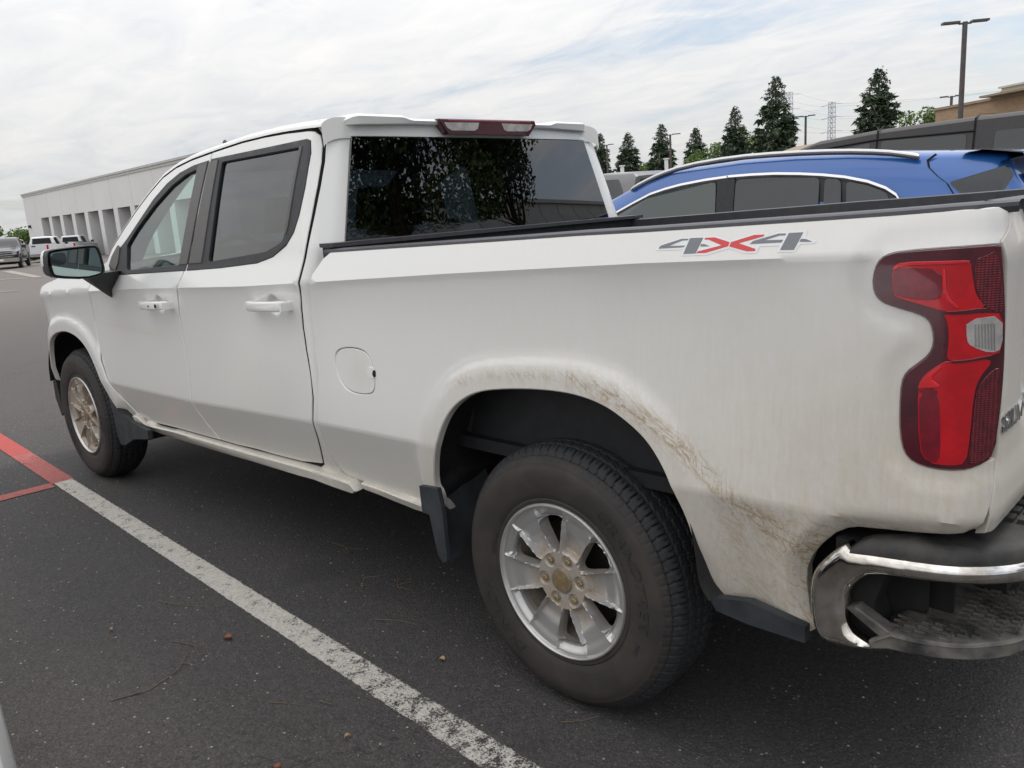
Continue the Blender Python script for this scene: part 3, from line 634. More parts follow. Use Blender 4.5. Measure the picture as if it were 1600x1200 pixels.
# ------------------------------------------------------------------ the white pickup
TRK = (-1.45, WID/2, 0)
truck = thing('pickup_truck', 'large white four-door pickup with dusty sides and red taillight, filling the foreground', 'pickup truck', TRK)
DF_FRONT = [(-3.150,1.262),(-3.183,1.19),(-3.215,1.09),(-3.235,.99),(-3.235,.88),(-3.20,.78),(-3.13,.68),(-3.05,.585),(-2.975,.53),(-2.92,.494)]
B_SEAM = smooth_line(B_SEAM, 2); DR_REAR = smooth_line(DR_REAR, 1)
MUD = [(-.36,.945),(-.191,.99),(.095,1.009),(.257,.977),(.368,.919),(.438,.875),(.505,.824),(.585,.764),(.677,.709),(.74,.69)]
G = .0055      # half a shut line
def shrink(poly, d):
    a = area(poly); n = len(poly); out = []
    for i in range(n):
        p, q, r = np.array(poly[i-1]), np.array(poly[i]), np.array(poly[(i+1) % n])
        t1 = (q-p)/(np.hypot(*(q-p))+1e-9); t2 = (r-q)/(np.hypot(*(r-q))+1e-9)
        n1 = np.array([-t1[1], t1[0]]); n2 = np.array([-t2[1], t2[0]]); m_ = n1+n2; m_ = m_/(np.hypot(*m_)+1e-9)
        k = d/max(.5, float(m_@n1)); out.append(tuple(q+m_*k*(1 if a > 0 else -1)))
    return out
def dirt(u, z, S):
    d = seg_dist(u, z, MUD)
    dm = 1.0*np.exp(-(d/.012)**2)+.60*np.exp(-(d/.034)**2)
    dm = dm*sstep(-.44, -.28, u)*np.where(u < .1, .32, 1.0)
    rearq = sstep(.46, .56, u)*(1-sstep(.84, .98, u))*(1-sstep(.74, .82, z))
    dm = dm+.36*rearq+.10*sstep(.5, .8, u)*sstep(1.2, .8, z)
    dm = dm+.28*(1-sstep(0, .045, seg_dist(u, z, BUMP)))*(z < .80)
    fm = .08+.14*sstep(-1.2, .2, u)+.50*sstep(.85, .50, z)*np.where(u < -.5, .8, 1.)+.72*sstep(.1, 1.0, u)*sstep(1.34, .85, z)+.32*sstep(1.07, 1.13, u)
    fm = fm+.22*np.exp(-(((u+1.6)/.5)**2+((z-.86)/.13)**2))+.35*np.exp(-(((u+.83)/.07)**2+((z-.93)/.07)**2))+.30*(1-sstep(0, .1, seg_dist(u, z, ARCH_R)))+.12*sstep(1.25,.9,z)*sstep(-.9,.2,u)
    fm = fm+.5*np.exp(-(((z-.97+.02*(u+2.7)*2)/.018)**2))*sstep(-3.2, -3.0, u)*(1-sstep(-2.6, -2.2, u))
    return dm, fm
def dirt_low(u, z, S): return 0*u+.25, 0*u+.75
DENSE = [(-1.335,1.145,.085,.006),(-2.355,1.115,.085,.006)]
_side0 = side_y
def side_y(x, z, _s=_side0):
    y = _s(x, z)
    for cx_, cz_, _, _ in DENSE:        # finger scoops behind the handles
        d = np.sqrt(((x-cx_)/.047)**2+((z-cz_)/.043)**2); y = y+.017*(1-sstep(.55, 1.0, d))
    return y
NSEG = len(ARCH_R)
# bed side
rear_low = [(1.1085,.9449),(1.103,.9138),(1.0925,.8571)]
bump_r = list(reversed(BUMP))[1:]
bed_out = list(BED_FRONT)+BED_TOP+BED_REAR[1:]+[(1.098,1.30),(1.112,1.2049),(1.118,1.1071),(1.115,1.0283)]+rear_low+bump_r[:-1]+[(.7393,.4814),(.7173,.4671),(.7035,.4715),(.6936,.4908),(.60,.4945)]
arch_r = [(.4975,.497)]+ARCH_R[1:-1]+[(-.468,.56),(-.497,.476)]
bed_out = bed_out+chaikin(arch_r, 2)+BED_BOT2[1:]
tail_hole = chaikin(TAIL[1:], 1, True)
tail_hole = [(min(p[0], 1.0965), p[1]) for p in tail_hole]
bd_out = bed_out
# the lamp reaches the tailgate seam: cut the seam side open
top_i = BED_REAR[-1]
bed_out = list(BED_FRONT)+BED_TOP+BED_REAR[1:]+[p for p in reversed([q for q in []])]
lamp_path = TAIL[1:24]                 # from the top seam, round the front, to the bottom seam
lamp_path = chaikin([(1.086,1.3352)]+lamp_path+[(1.105,.944)], 1)
bed_out = bed_out+lamp_path+rear_low[1:]+bump_r[:-1]+[(.7393,.4814),(.7173,.4671),(.7035,.4715),(.6936,.4908),(.60,.4945)]+chaikin(arch_r, 2)+BED_BOT2[1:]
fuel = chaikin(FUEL, 1, True)
for mir in (False, True):
    bs = panel('bed_side', shrink(bed_out, .001), bed_surf, 'white', truck, holes=[] if mir else [fuel], step=.015, mirror=mir, attr=dirt, edge=.004)
    if not mir:
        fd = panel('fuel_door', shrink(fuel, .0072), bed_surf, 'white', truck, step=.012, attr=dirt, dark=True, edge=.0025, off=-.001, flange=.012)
        panel('finger_notch', chaikin(FUEL_N, 1, True), bed_surf, 'white', fd, step=.008, off=.0015, flange=.004, edge=.002)
        panel('notch_painted_shadow', chaikin([(-.752,.948),(-.742,.946),(-.7425,.925),(-.7535,.925),(-.758,.935)], 1, True), bed_surf, 'seam', fd, step=.008, off=.003, flange=.002, edge=.001)  # black raised patch painting the shade in the notch, no real gap
    # doors
    dr = [p for p in DR_TOP]+DR_REAR+DR_BOT[1:]+B_SEAM[:-1]
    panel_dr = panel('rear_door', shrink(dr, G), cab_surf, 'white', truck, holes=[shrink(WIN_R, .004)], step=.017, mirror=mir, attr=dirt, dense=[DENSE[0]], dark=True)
    df = list(reversed(B_SEAM))+list(reversed(DF_BOT))+list(reversed(DF_FRONT))+list(reversed(DF_TOP))[1:]
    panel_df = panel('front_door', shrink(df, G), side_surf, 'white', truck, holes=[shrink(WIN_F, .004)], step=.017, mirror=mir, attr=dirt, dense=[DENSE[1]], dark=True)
    # window parts
    for door, win, gl, appl, gm in ((panel_df, WIN_F, GL_F, APPL_F, 'glass_front'), (panel_dr, WIN_R, GL_R, APPL_R, 'glass_rear')):
        sf = side_surf if door is panel_df else cab_surf
        g2 = roundc(gl, .018)
        panel('window_seal', shrink(win, -.0005), sf, 'black_trim', door, holes=[g2], step=.012, off=.003, mirror=mir, flange=.016, edge=.003)
        panel('pillar_cover', shrink(appl, .002), sf, 'pillar', door, step=.03, off=.0065, mirror=mir, flange=.004, edge=.002)
        panel('window_glass', shrink(g2, -.004), sf, gm, door, step=.04, off=-.008, mirror=mir, flange=0)
        if door is panel_df:
            panel('quarter_cover', chaikin(TRI, 1, True), sf, 'pillar', door, step=.03, off=.007, mirror=mir, flange=.004, edge=.002)
        else:
            panel('division_bar', [(-1.252,1.712),(-1.236,1.712),(-1.246,1.58),(-1.254,1.43),(-1.262,1.40),(-1.272,1.41),(-1.262,1.58)], sf, 'pillar', door, step=.03, off=.006, mirror=mir, flange=.004, edge=.002)
    # handles
    for door, (x0, x1, zc), key in ((panel_dr, (-1.475,-1.206,1.146), 0), (panel_df, (-2.485,-2.212,1.113), 1)):
        L = x1-x0; prof = []
        V = []; F = []; ns = 26; nk = 14
        for i in range(ns+1):
            t = i/ns; x = x0+L*t; e = min(1., math.sqrt(max(0, 1-max(0, (abs(t-.5)-.44)/.06)**2)))*.999+.001
            yo = -.044*min(1, math.sin(math.pi*min(max(t, .0), 1))**.35)*e; hh = .0195*(.55+.45*e); dd = .011*e+.001
            base = float(side_y(x, zc)); 
            for k in range(nk):
                a = 2*math.pi*k/nk; ca, sa = math.cos(a), math.sin(a)
                sq = lambda c: math.copysign(abs(c)**.55, c)
                V.append((x, base*0+.002+yo+dd*sq(ca), zc+(x-x0-L/2)*.022+hh*sq(sa)))
        for i in range(ns):
            for k in range(nk): F.append((i*nk+k, i*nk+(k+1) % nk, (i+1)*nk+(k+1) % nk, (i+1)*nk+k))
        F.append(tuple(range(nk))); F.append(tuple(reversed(range(ns*nk, ns*nk+nk))))
        for xe in (x0+.018, x1-.018):          # the two feet of the handle
            b_ = MB().box((xe-.017, -.03, zc-.015), (xe+.017, .022, zc+.015)); n = len(V); V += b_.v; F += [tuple(i+n for i in f) for f in b_.f]
        V = [(p[0], WID-p[1], p[2]) if mir else p for p in V]
        if mir: F = [tuple(reversed(f)) for f in F]
        h = mk('door_handle', V, F, 'white', door, world=True)
        s = MB().box((x0+L*.665, -.0545 if not mir else WID-.03, zc-.017), (x0+L*.672, -.03 if not mir else WID+.0545, zc+.021)); s.build('handle_seam', 'seam', h, world=True) if False else None
        if key == 1 and not mir:
            MB().lathe([(0, -.0012), (.0085, -.001), (.0095, .003)], 20, (x1-.030, -.0545, zc+.003)).build('keyhole', 'black_trim', door, world=True)
            MB().lathe([(0, -.0012), (.0040, -.001), (.0045, .003)], 12, (x1-.105, -.0545, zc+.001)).build('lock_button', 'black_trim', door, world=True)
    # added black strips just under the shut lines, painting the gaps' shade
    def gap_shade(L, sf, nm='door_gap_shade', w=.013, off=-.0075, par=None):
        L = resample(L, .02, False); V = []; n_ = len(L)
        for i in range(n_):
            a = np.array(L[max(i-1, 0)]); b = np.array(L[min(i+1, n_-1)]); t_ = (b-a)/(np.hypot(*(b-a))+1e-9); q = np.array([-t_[1], t_[0]])
            for s_ in (-w, w):
                c_ = np.array(L[i])+q*s_; S = np.asarray(sf(c_[0], c_[1])).reshape(3)+nrm(sf, np.array(c_[0]), np.array(c_[1]))*off; V.append((S[0], WID-S[1] if mir else S[1], S[2]))
        F = [(2*i, 2*i+1, 2*i+3, 2*i+2) for i in range(n_-1)]
        return mk(nm, V, F, 'seam', par or truck, world=True, smooth=False)
    gap_shade(B_SEAM, side_surf); gap_shade(DR_TOP+DR_REAR, cab_surf); gap_shade(DR_BOT+list(reversed(DF_BOT)), side_surf); gap_shade(DF_TOP, side_surf); gap_shade(DF_FRONT, side_surf)
    if not mir: gap_shade(fuel+fuel[:1], bed_surf, 'fuel_door_gap_shade', .010, -.006)
    gap_shade(BED_REAR+[(1.10,1.30),(1.114,1.2049),(1.120,1.1071),(1.117,1.0283)]+rear_low, bed_surf, 'tailgate_gap_shade', .010, -.009)
# cab quarter: behind the rear door, round the corner to the back glass
def cabq(mir):
    out = []
    rr = [(p[0]+.0025, p[1]) for p in DR_REAR]
    GLS = [(-1.078-.065+.155-.0, 1.30), ]
    ug = lambda z: float(cab_xg(z))-.065+.155+.012
    top = 1.79
    outline = list(reversed([(x+2*G, z) for x, z in DR_REAR[2:]]))
    outline = [(-1.235,.500)]+outline
    outline += [(-1.16, 1.776), (-1.17, 1.80)]
    outline += [(ug(1.80), 1.80), (ug(1.74), 1.74), (ug(1.33), 1.33), (ug(1.33), .50)]
    return panel('cab_corner', outline, cab_surf, 'white', truck, step=.016, mirror=mir, attr=dirt, edge=.002)
for mir in (False, True): cabq(mir)
# rocker and lower strip
for mir in (False, True):
    rock = [(-2.975,.489)]+[(-2.9167,.487)]+[(x, z-.004) for x, z in ROCK_TOP[1:]]+[(-1.00,.492),(-.975,.470),(-1.0,.455)]+list(reversed(ROCK_BOT))[1:-1]+[(-2.93,.43)]
    low_surf = lambda u, z: np.stack([u+0*z, .040+.9*np.maximum(.46-z, 0)**1.0+.55*np.maximum(z-.47, 0)*-1*.3+0*u, z+0*u], -1)
    panel('rocker', rock, low_surf, 'white', truck, step=.02, mirror=mir, attr=dirt_low, edge=.008, flange=.05)
for mir in (False, True):
    panel('bed_sill', [(-.945,.500),(-.86,.499),(-.55,.480),(-.53,.464),(-.66,.458),(-.84,.474),(-.935,.480)], lambda u, z: np.stack([u+0*z, .052+.5*np.maximum(.49-z, 0)+0*u, z+0*u], -1), 'white', truck, step=.02, mirror=mir, attr=dirt_low, edge=.006, flange=.04)
# ---- front fender
def fend_surf(u, z):
    P_ = side_surf(u, z)
    return P_
AF = [(-2.93,.450),(-3.02,.468),(-3.085,.50),(-3.150,.56),(-3.195,.636),(-3.252,.715),(-3.325,.80),(-3.40,.855),(-3.505,.895),(-3.655,.915),(-3.80,.905),(-3.92,.875),(-4.02,.82),(-4.10,.74),(-4.15,.65),(-4.165,.56)]
for mir in (False, True):
    ft = [(-3.15,1.262),(-3.12,1.285),(-3.35,1.262),(-3.60,1.235),(-3.90,1.185),(-4.14,1.135),(-4.235,1.02),(-4.26,.86),(-4.255,.70),(-4.235,.56)]
    fo = list(reversed([(x-2*G, z) for x, z in DF_FRONT[1:]]))+[(-3.148,1.262)]+ft[1:]+list(reversed(chaikin(AF, 2)))
    panel('front_fender', fo, fend_surf, 'white', truck, step=.017, mirror=mir, attr=dirt, edge=.005)
# ---- hood, windscreen, roof, front
def roof_line(x):   # (y, z) of the roof edge above the doors
    X = [-3.18]+[p[0] for p in reversed(DF_TOP)]+[-1.72,-1.5,-1.38,-1.22,-1.16]
    Z = [1.20]+[p[1] for p in reversed(DF_TOP)]+[1.7754,1.779,1.7775,1.772,1.768]
    z = float(np.interp(x, X, Z)); return float(side_y(x, z)), z
V = []; F = []; xs = np.concatenate([np.linspace(-3.04, -2.46, 22), np.linspace(-2.43, -1.135, 34)]); nr = 34
for x in xs:
    ye, ze = roof_line(x); ye += .004; ze += .004
    rise = .036 if x > -2.45 else .036*max(.45, 1-(-2.45-x)*.7)
    pts = []
    for k in range(9):
        a = k/8*math.pi/2; pts.append((ye-.002+.10*(1-math.cos(a)), ze+rise*math.sin(a)))
    y1, z1 = pts[-1]
    for k in range(1, 9):
        t = k/8; y = y1+(WID/2-y1)*t; cr_ = (.012 if x > -2.45 else .008)*min(1, (-1.10-x)*2.5)
        pts.append((y, z1+cr_*(1-(1-t)**2)))
    full = pts+[(WID-p[0], p[1]) for p in reversed(pts[:-1])]; nr = len(full)
    V += [(x, p[0], p[1]) for p in full]
V += [(x+.004, y, z-.075) for x, y, z in V[-nr:]]; xs2 = len(xs)
hx = 22
for i in range(len(xs)):
    for k in range(nr-1):
        if i < hx-1 and 9 <= k < nr-10: continue
        F.append((i*nr+k, (i+1)*nr+k, (i+1)*nr+k+1, i*nr+k+1))
roof = mk('roof', V, [tuple(reversed(f)) for f in F], 'white', truck, attrs={'dirt': np.zeros(len(V)), 'film': np.full(len(V), .06)}, world=True, ang=50)
# sharkfin/aerial nub seen over the front of the roof
MB().tube([(-1.995,.262,1.795),(-2.005,.262,1.806),(-2.02,.262,1.802)], [.010,.008,.004], 10).build('roof_clip', 'black_trim', roof, world=True)
# windscreen
V = []; F = []; nn = 13
for i, x in enumerate(xs[:hx]):
    ye, ze = roof_line(x); rise = .036*max(.45, 1-(-2.45-x)*.7)
    y0 = ye+.075; z0 = ze+rise-.014
    for k in range(nn):
        t = k/(nn-1); V.append((x-.10*math.sin(math.pi*t)*(1 if x < -2.5 else .4), y0+(WID-2*y0)*t, z0+.006*math.sin(math.pi*t)))
for i in range(hx-1):
    for k in range(nn-1): F.append((i*nn+k, (i+1)*nn+k, (i+1)*nn+k+1, i*nn+k+1))
mk('windscreen', V, F, 'glass_front', truck, world=True)
# hood
V = []; F = []; hxs = np.linspace(-4.20, -3.06, 26); nn = 25
for x in hxs:
    for k in range(nn):
        t = k/(nn-1); ye = .045+.02*(x < -4.1); y = ye+(WID-2*ye)*t; e = abs(2*t-1)
        zt = np.interp(x, [-4.30,-4.22,-4.1,-3.8,-3.4,-3.06], [1.05,1.13,1.165,1.215,1.255,1.275])+.045*(1-e**3)+.012*sstep(.45, .55, 1-e)*(x > -4.15)
        V.append((x, y, zt-.03*max(0, e-.93)/.07))
for i in range(len(hxs)-1):
    for k in range(nn-1): F.append((i*nn+k, (i+1)*nn+k, (i+1)*nn+k+1, i*nn+k+1))
mk('hood', V, F, 'white', truck, attrs={'dirt': np.zeros(len(V)), 'film': np.full(len(V), .05)}, world=True)
# front fascia: grille, headlights, bumper
mb = MB(); mb.box((-4.33,.30,.70),(-4.20,WID-.30,1.09)); gr = mb.build('grille', 'black_trim', truck, world=True, smooth=False)
mb = MB()
for k in range(5): mb.box((-4.35,.32,.745+k*.075),(-4.33,WID-.32,.765+k*.075))
mb.build('grille_bar', 'bright', gr, world=True, smooth=False)
for y0 in (.20, WID-.40):
    mb = MB(); mb.box((-4.30,y0,.88),(-4.20,y0+.20,1.06)); mb.build('headlight', 'clearlens', truck, world=True)
mb = MB(); pl = [(-4.20,.10),(-4.34,.15),(-4.44,.30),(-4.46,WID/2),(-4.44,WID-.30),(-4.34,WID-.15),(-4.20,WID-.10)]
n = len(pl); mb.add([(x, y, .42) for x, y in pl]+[(x, y, .70) for x, y in pl]+[(x+.12, y, .42) for x, y in pl]+[(x+.12, y, .70) for x, y in pl],
  [(i, i+1, n+i+1, n+i) for i in range(n-1)]+[(n+i, n+i+1, 3*n+i+1, 3*n+i) for i in range(n-1)]+[(2*n+i, 2*n+i+1, i+1, i) for i in range(n-1)])
mb.build('front_bumper', 'chrome', truck, world=True)
# black lower valance end seen behind the front arch
for s in (0, 1):
    mb = MB(); pts = [(-4.165,.60),(-4.215,.60),(-4.23,.44),(-4.17,.33),(-4.12,.36)]
    mb.prism(pts, .045 if not s else WID-.11, .11 if not s else WID-.045); mb.build('air_deflector', 'black_trim', truck, world=True, smooth=False)
# ---- inner body: dark wells, floor, chassis (keeps light out of the shut lines)
mb = MB()
mb.box((-3.02,.12,.50),(-1.09,.13,1.20)); mb.box((-3.02,WID-.13,.50),(-1.09,WID-.12,1.20))
mb.box((-3.1,.13,.46),(-1.0,WID-.13,.50)); 
mb.box((-4.20,.55,.36),(1.02,.68,.47)); mb.box((-4.20,WID-.68,.36),(1.02,WID-.55,.47))
mb.box((-1.6,.7,.27),(-.75,1.28,.36))
mb.box((-1.04,.13,.50),(-.52,.14,1.28)); mb.box((.55,.14,.57),(1.0,.15,1.28)); mb.box((-1.04,WID-.14,.50),(-.52,WID-.13,1.28)); mb.box((.55,WID-.15,.57),(1.0,WID-.14,1.28))
mb.box((-.06,.25,.30),(.06,WID-.25,.42)); mb.box((-3.80,.25,.30),(-3.69,WID-.25,.42))
mb.box((.60,.30,.42),(1.06,WID-.30,.60)); mb.box((-1.135,.10,.5),(-1.11,WID-.10,1.30)); mb.box((-1.04,.06,.56),(-1.0,WID-.06,1.28))
mb.box((-3.12,.09,.48),(-3.06,WID-.09,1.15))
mb.build('chassis', 'under', truck, world=True, smooth=False)
def well(cx_, arch, y_in):
    A = resample(chaikin(arch, 2), .03, False); c0 = np.array([cx_, .40]); V = []; F = []
    prof = [(.016, 1.012), (.03, 1.02), (.05, 1.035), (.15, 1.05), (.40, 1.05), (y_in, 1.03), (y_in+.01, .5), (y_in+.01, .02)]
    for (y, s) in prof:
        for p in A: q = c0+(np.array(p)-c0)*s+np.array([0, .03*math.sin(p[0]*9)*(y > .1)*(s > 1)]); V.append((q[0], y, q[1]))
    n = len(A)
    for i in range(len(prof)-1):
        for k in range(n-1): F.append((i*n+k, i*n+k+1, (i+1)*n+k+1, (i+1)*n+k))
    return V, F
for cx_, A in ((0., arch_r), (-3.745, AF)):
    for mir in (False, True):
        V, F = well(cx_, A, .52)
        if mir: V = [(p[0], WID-p[1], p[2]) for p in V]
        mk('wheel_well', V, F, 'well', truck, world=True)
# ---- rails, bed interior
def ribbon(pts_a, pts_b, name, m, parent, close=True, **k):
    V = list(pts_a)+list(pts_b); n = len(pts_a)
    return mk(name, V, [(i, i+1, n+i+1, n+i) for i in range(n-1)], m, parent, world=True, **k)
RX = np.linspace(-1.0, 1.085, 40)
def rz_(x): return float(np.interp(x, [p[0] for p in BED_TOP], [p[1] for p in BED_TOP]))
for mir in (False, True):
    V = []; F = []
    for x in RX:
        xx = max(x, -.985); z = rz_(xx); y0 = float(bed_surf(min(xx, 1.0), z)[1])+BB*(1-math.sqrt(max(0, 1-min(1, max(0, (xx-BX)/BA))**2)))*.9
        prof = [(y0+.006, z-.010), (y0+.002, z+.0005), (y0+.004, z+.0075), (y0+.013, z+.0110), (y0+.07, z+.0125), (y0+.085, z+.009), (y0+.088, z-.10), (y0+.13, z-.14), (y0+.135, .72)]
        if x > 1.035: prof[-3:] = [(y0+.088, z+.002), (y0+.089, z+.001), (y0+.09, z)]
        V += [(x, WID-a if mir else a, b) for a, b in prof]
    n = 9
    for i in range(len(RX)-1):
        for k in range(n-1): F.append((i*n+k, (i+1)*n+k, (i+1)*n+k+1, i*n+k+1))
    F.append(tuple(range(n)))
    mk('bed_rail', V, F, 'rail', truck, world=True, ang=25)
mb = MB(); mb.box((-1.03,.13,.70),(1.03,WID-.13,.74)); mb.box((-1.035,.06,.70),(-.985,WID-.06,1.352))
mb.build('bed_liner', 'liner', truck, world=True, smooth=False)
mb = MB(); mb.box((-1.045,.055,1.352),(-.965,WID-.055,1.366)); mb.build('bulkhead_cap', 'rail', truck, world=True, smooth=False)
# wheel boxes inside the bed
for y0 in (.16, WID-.40):
    mb = MB(); mb.prism([(-.45,.74),(-.40,.90),(-.25,.97),(.25,.97),(.40,.90),(.45,.74)], y0, y0+.24); mb.build('wheel_box', 'liner', truck, world=True, smooth=False)
# ---- tailgate (the same sheet as the corner, beyond the seam)
UE = BX+BL+WID-2*BB+.0
def tg_surf(u, z):
    S = bed_surf(u, z); w = np.asarray(side_y(1.09, z)); s = np.maximum(np.asarray(u, float)-BX-BL, 0)
    far_ = np.maximum(np.asarray(u, float)-(UE), 0)
    sc_ = .016*sstep(.10, .20, s)*(sstep(.93, 1.0, z)*(1-sstep(1.22, 1.29, z)))*(1-sstep(WID-.40, WID-.30, s))
    S = np.array(S); S[..., 0] = S[..., 0]-sc_-.10*far_*0
    return S
seam_off = .005
tg = [(x+seam_off, z) for x, z in BED_REAR]+[(1.103,1.3),(1.117,1.2049),(1.123,1.1071),(1.120,1.0283)]+[(x+seam_off, z) for x, z in rear_low]+[(1.10,.80)]
tg = tg+[(UE-.03,.80),(UE-.03,1.396)]
tgo = panel('tailgate', tg, tg_surf, 'white', truck, step=.022, attr=lambda u, z, S: (0*u+.10*sstep(1.2, .8, z), .55+.35*sstep(1.35, .9, z)+0*u), edge=.004)
# mirrored rear corner of the far side is part of bed_side; tailgate top
V = []; F = []; ug = list(np.linspace(1.1125, BX+BL, 10))+list(np.linspace(BX+BL, UE-.03, 24))[1:]
for u in ug:
    P0 = tg_surf(u, 1.3955); Nq = nrm(tg_surf, np.array(u), np.array(1.3955)); Nq[2] = 0; Nq /= np.linalg.norm(Nq)
    for d, dz in ((-.0025, -.010), (-.0030, .0005), (.001, .0085), (.038, .0115), (.046, .009)):
        p = P0-Nq*d; V.append((p[0], p[1], 1.396+dz))
for i in range(len(ug)-1):
    for k in range(4): F.append((i*5+k, i*5+k+1, (i+1)*5+k+1, (i+1)*5+k))
F.append((0, 1, 2, 3, 4))
mk('tailgate_cap', V, F, 'rail', tgo, world=True, ang=25)
mb = MB(); mb.box((1.015,.105,.78),(1.056,WID-.105,1.4035)); mb.build('inner_panel', 'white', tgo, world=True, smooth=False)
# tailgate lettering, embossed chrome
Vt, Ft = text_mesh('SILVERADO', .075, .0025, 0, .0022)
w_ = max(v[0] for v in Vt); s_ = .40/w_; hs_ = .034/max(v[1] for v in Vt)
LV = []
for v in Vt:
    u = BX+.116+v[0]*s_; z = .990+v[1]*hs_; S = tg_surf(u, z); Nn = nrm(tg_surf, np.array(u), np.array(z)); LV.append(tuple(S+Nn*(.001+v[2])))
mk('tailgate_lettering', LV, Ft, 'badge', tgo, smooth=False, world=True)
# ---- back window, upper cab, brake light
xb = lambda z: float(cab_xg(z))+.0
ygl = lambda z: float(np.interp(z, [1.30, 1.345, 1.735, 1.80], [.172, .182, .300, .318]))
def back_surf(y, z):       # back of the cab: y runs across
    y = np.asarray(y, float); z = np.asarray(z, float)
    t = (y-WID/2)/(WID/2-.2)
    return np.stack([cab_xg(z)+.004+.018*(1-t*t)+0*y, y+0*z, z+0*y], -1)
bgl = [(ygl(1.33),1.33),(WID-ygl(1.33),1.33),(WID-ygl(1.738),1.738),(ygl(1.738),1.738)]
bk = panel('back_window', bgl, back_surf, 'glass_back', truck, step=.05, flange=.004)
pnl = [(.215,1.60),(ygl(1.6)+.012,1.60),(ygl(1.738)+.003,1.741),(WID-ygl(1.738)-.003,1.741),(WID-ygl(1.6)-.012,1.60),(WID-.215,1.60),(WID-.27,1.81),(.27,1.81)]
up_ = [(ygl(1.738)-.02,1.742),(WID-ygl(1.738)+.02,1.742),(WID-.28,1.80),(.28,1.80)]
panel('upper_cab_panel', up_, back_surf, 'white', truck, step=.03, off=-.002, flange=.0)
lo_ = [(.18,.9),(WID-.18,.9),(WID-.165,1.327),(.165,1.327)]
panel('lower_cab_panel', lo_, back_surf, 'white', truck, step=.05, off=-.002)
# roof-edge spoiler lip: two swept ends with a lower middle
V = []; F = []; ys = np.linspace(.248, WID-.248, 80)
for y in ys:
    e = abs(y-WID/2)/(WID/2-.248)
    zt = 1.808+.011*sstep(.55, .62, e)-.024*sstep(.90, 1., e)
    zl = 1.786-.008*sstep(.5, 1., e)-.020*sstep(.94, 1., e)
    xo = -1.10-.045*sstep(.88, 1., e)
    prof = [(xo-.14, zt+.002), (xo-.05, zt+.003), (xo-.012, zt), (xo, zt-.009), (xo-.004, zl+.003), (xo-.014, zl), (xo-.06, zl+.002)]
    V += [(a, y, b) for a, b in prof]
n = 7
for i in range(79):
    for k in range(n-1): F.append((i*n+k, i*n+k+1, (i+1)*n+k+1, (i+1)*n+k))
F.append(tuple(range(n))); F.append(tuple(reversed(range(79*n, 80*n))))
mk('roof_spoiler', V, F, 'white', truck, attrs={'dirt': np.zeros(len(V)), 'film': np.full(len(V), .05)}, world=True, ang=30)
def chm_surf(y, z): return np.stack([0*y+0*z-1.083, y+0*z, z+0*y], -1)
bl = panel('brake_light', [(.700,1.806),(1.262,1.812),(1.268,1.795),(1.222,1.752),(.742,1.752),(.706,1.795)], chm_surf, 'maroon', truck, step=.04, flange=.05, edge=.004)
for a in ([(.722,1.793),(.915,1.797),(.905,1.772),(.885,1.765),(.758,1.764),(.735,1.775)], [(1.050,1.797),(1.245,1.797),(1.232,1.778),(1.213,1.768),(1.080,1.766),(1.063,1.772)]):
    panel('cargo_lamp', a, chm_surf, 'clearlens', bl, step=.04, off=.002, flange=.002, edge=.001)
panel('red_strip', [(.740,1.8045),(1.236,1.8085),(1.236,1.8025),(.740,1.7985)], chm_surf, 'crimson', bl, step=.05, off=.002, flange=.002, edge=.001)
# ---- taillights
def tl(L): # pixel-free: crop coordinates of the lamp face -> (u, z) on the body by affine fit to the outline
    return [tuple(np.array([1, a, b])@TLM) for a, b in L]
_src = np.array([(665,60),(500,72),(200,95),(130,115),(90,150),(70,220),(75,290),(110,335),(180,360),(280,388),(330,415),(352,460),(357,530),(335,580),(280,625),(230,660),(205,710),(197,830),(198,950),(215,1040),(260,1090),(350,1120),(480,1128),(550,1110),(640,1050),(665,850),(680,650),(690,400),(685,250)], float)
_dst = np.array(TAIL)
def tl(L):
    out = []
    for a, b in L:
        w = 1/((_src[:, 0]-a)**2+(_src[:, 1]-b)**2+900.)**1.5; A = np.stack([np.ones(len(_src)), _src[:, 0], _src[:, 1]], 1)
        Wm = A*w[:, None]; c = np.linalg.lstsq(Wm.T@A, Wm.T@_dst, rcond=None)[0]; out.append(tuple(np.array([1, a, b])@c))
    return out
def tl_surf(u, z):
    u = np.asarray(u, float); z = np.asarray(z, float)
    s = np.clip(u-BX, 0, BL); ph = s/BL*np.pi/2; x = np.minimum(u, BX)+BA*np.sin(ph); yy = BB*(1-np.cos(ph))
    w = .012+.10*np.maximum(1.0-u, 0)*0
    return np.stack([x-w*np.sin(ph), w*np.cos(ph)+yy, z+0*x], -1)
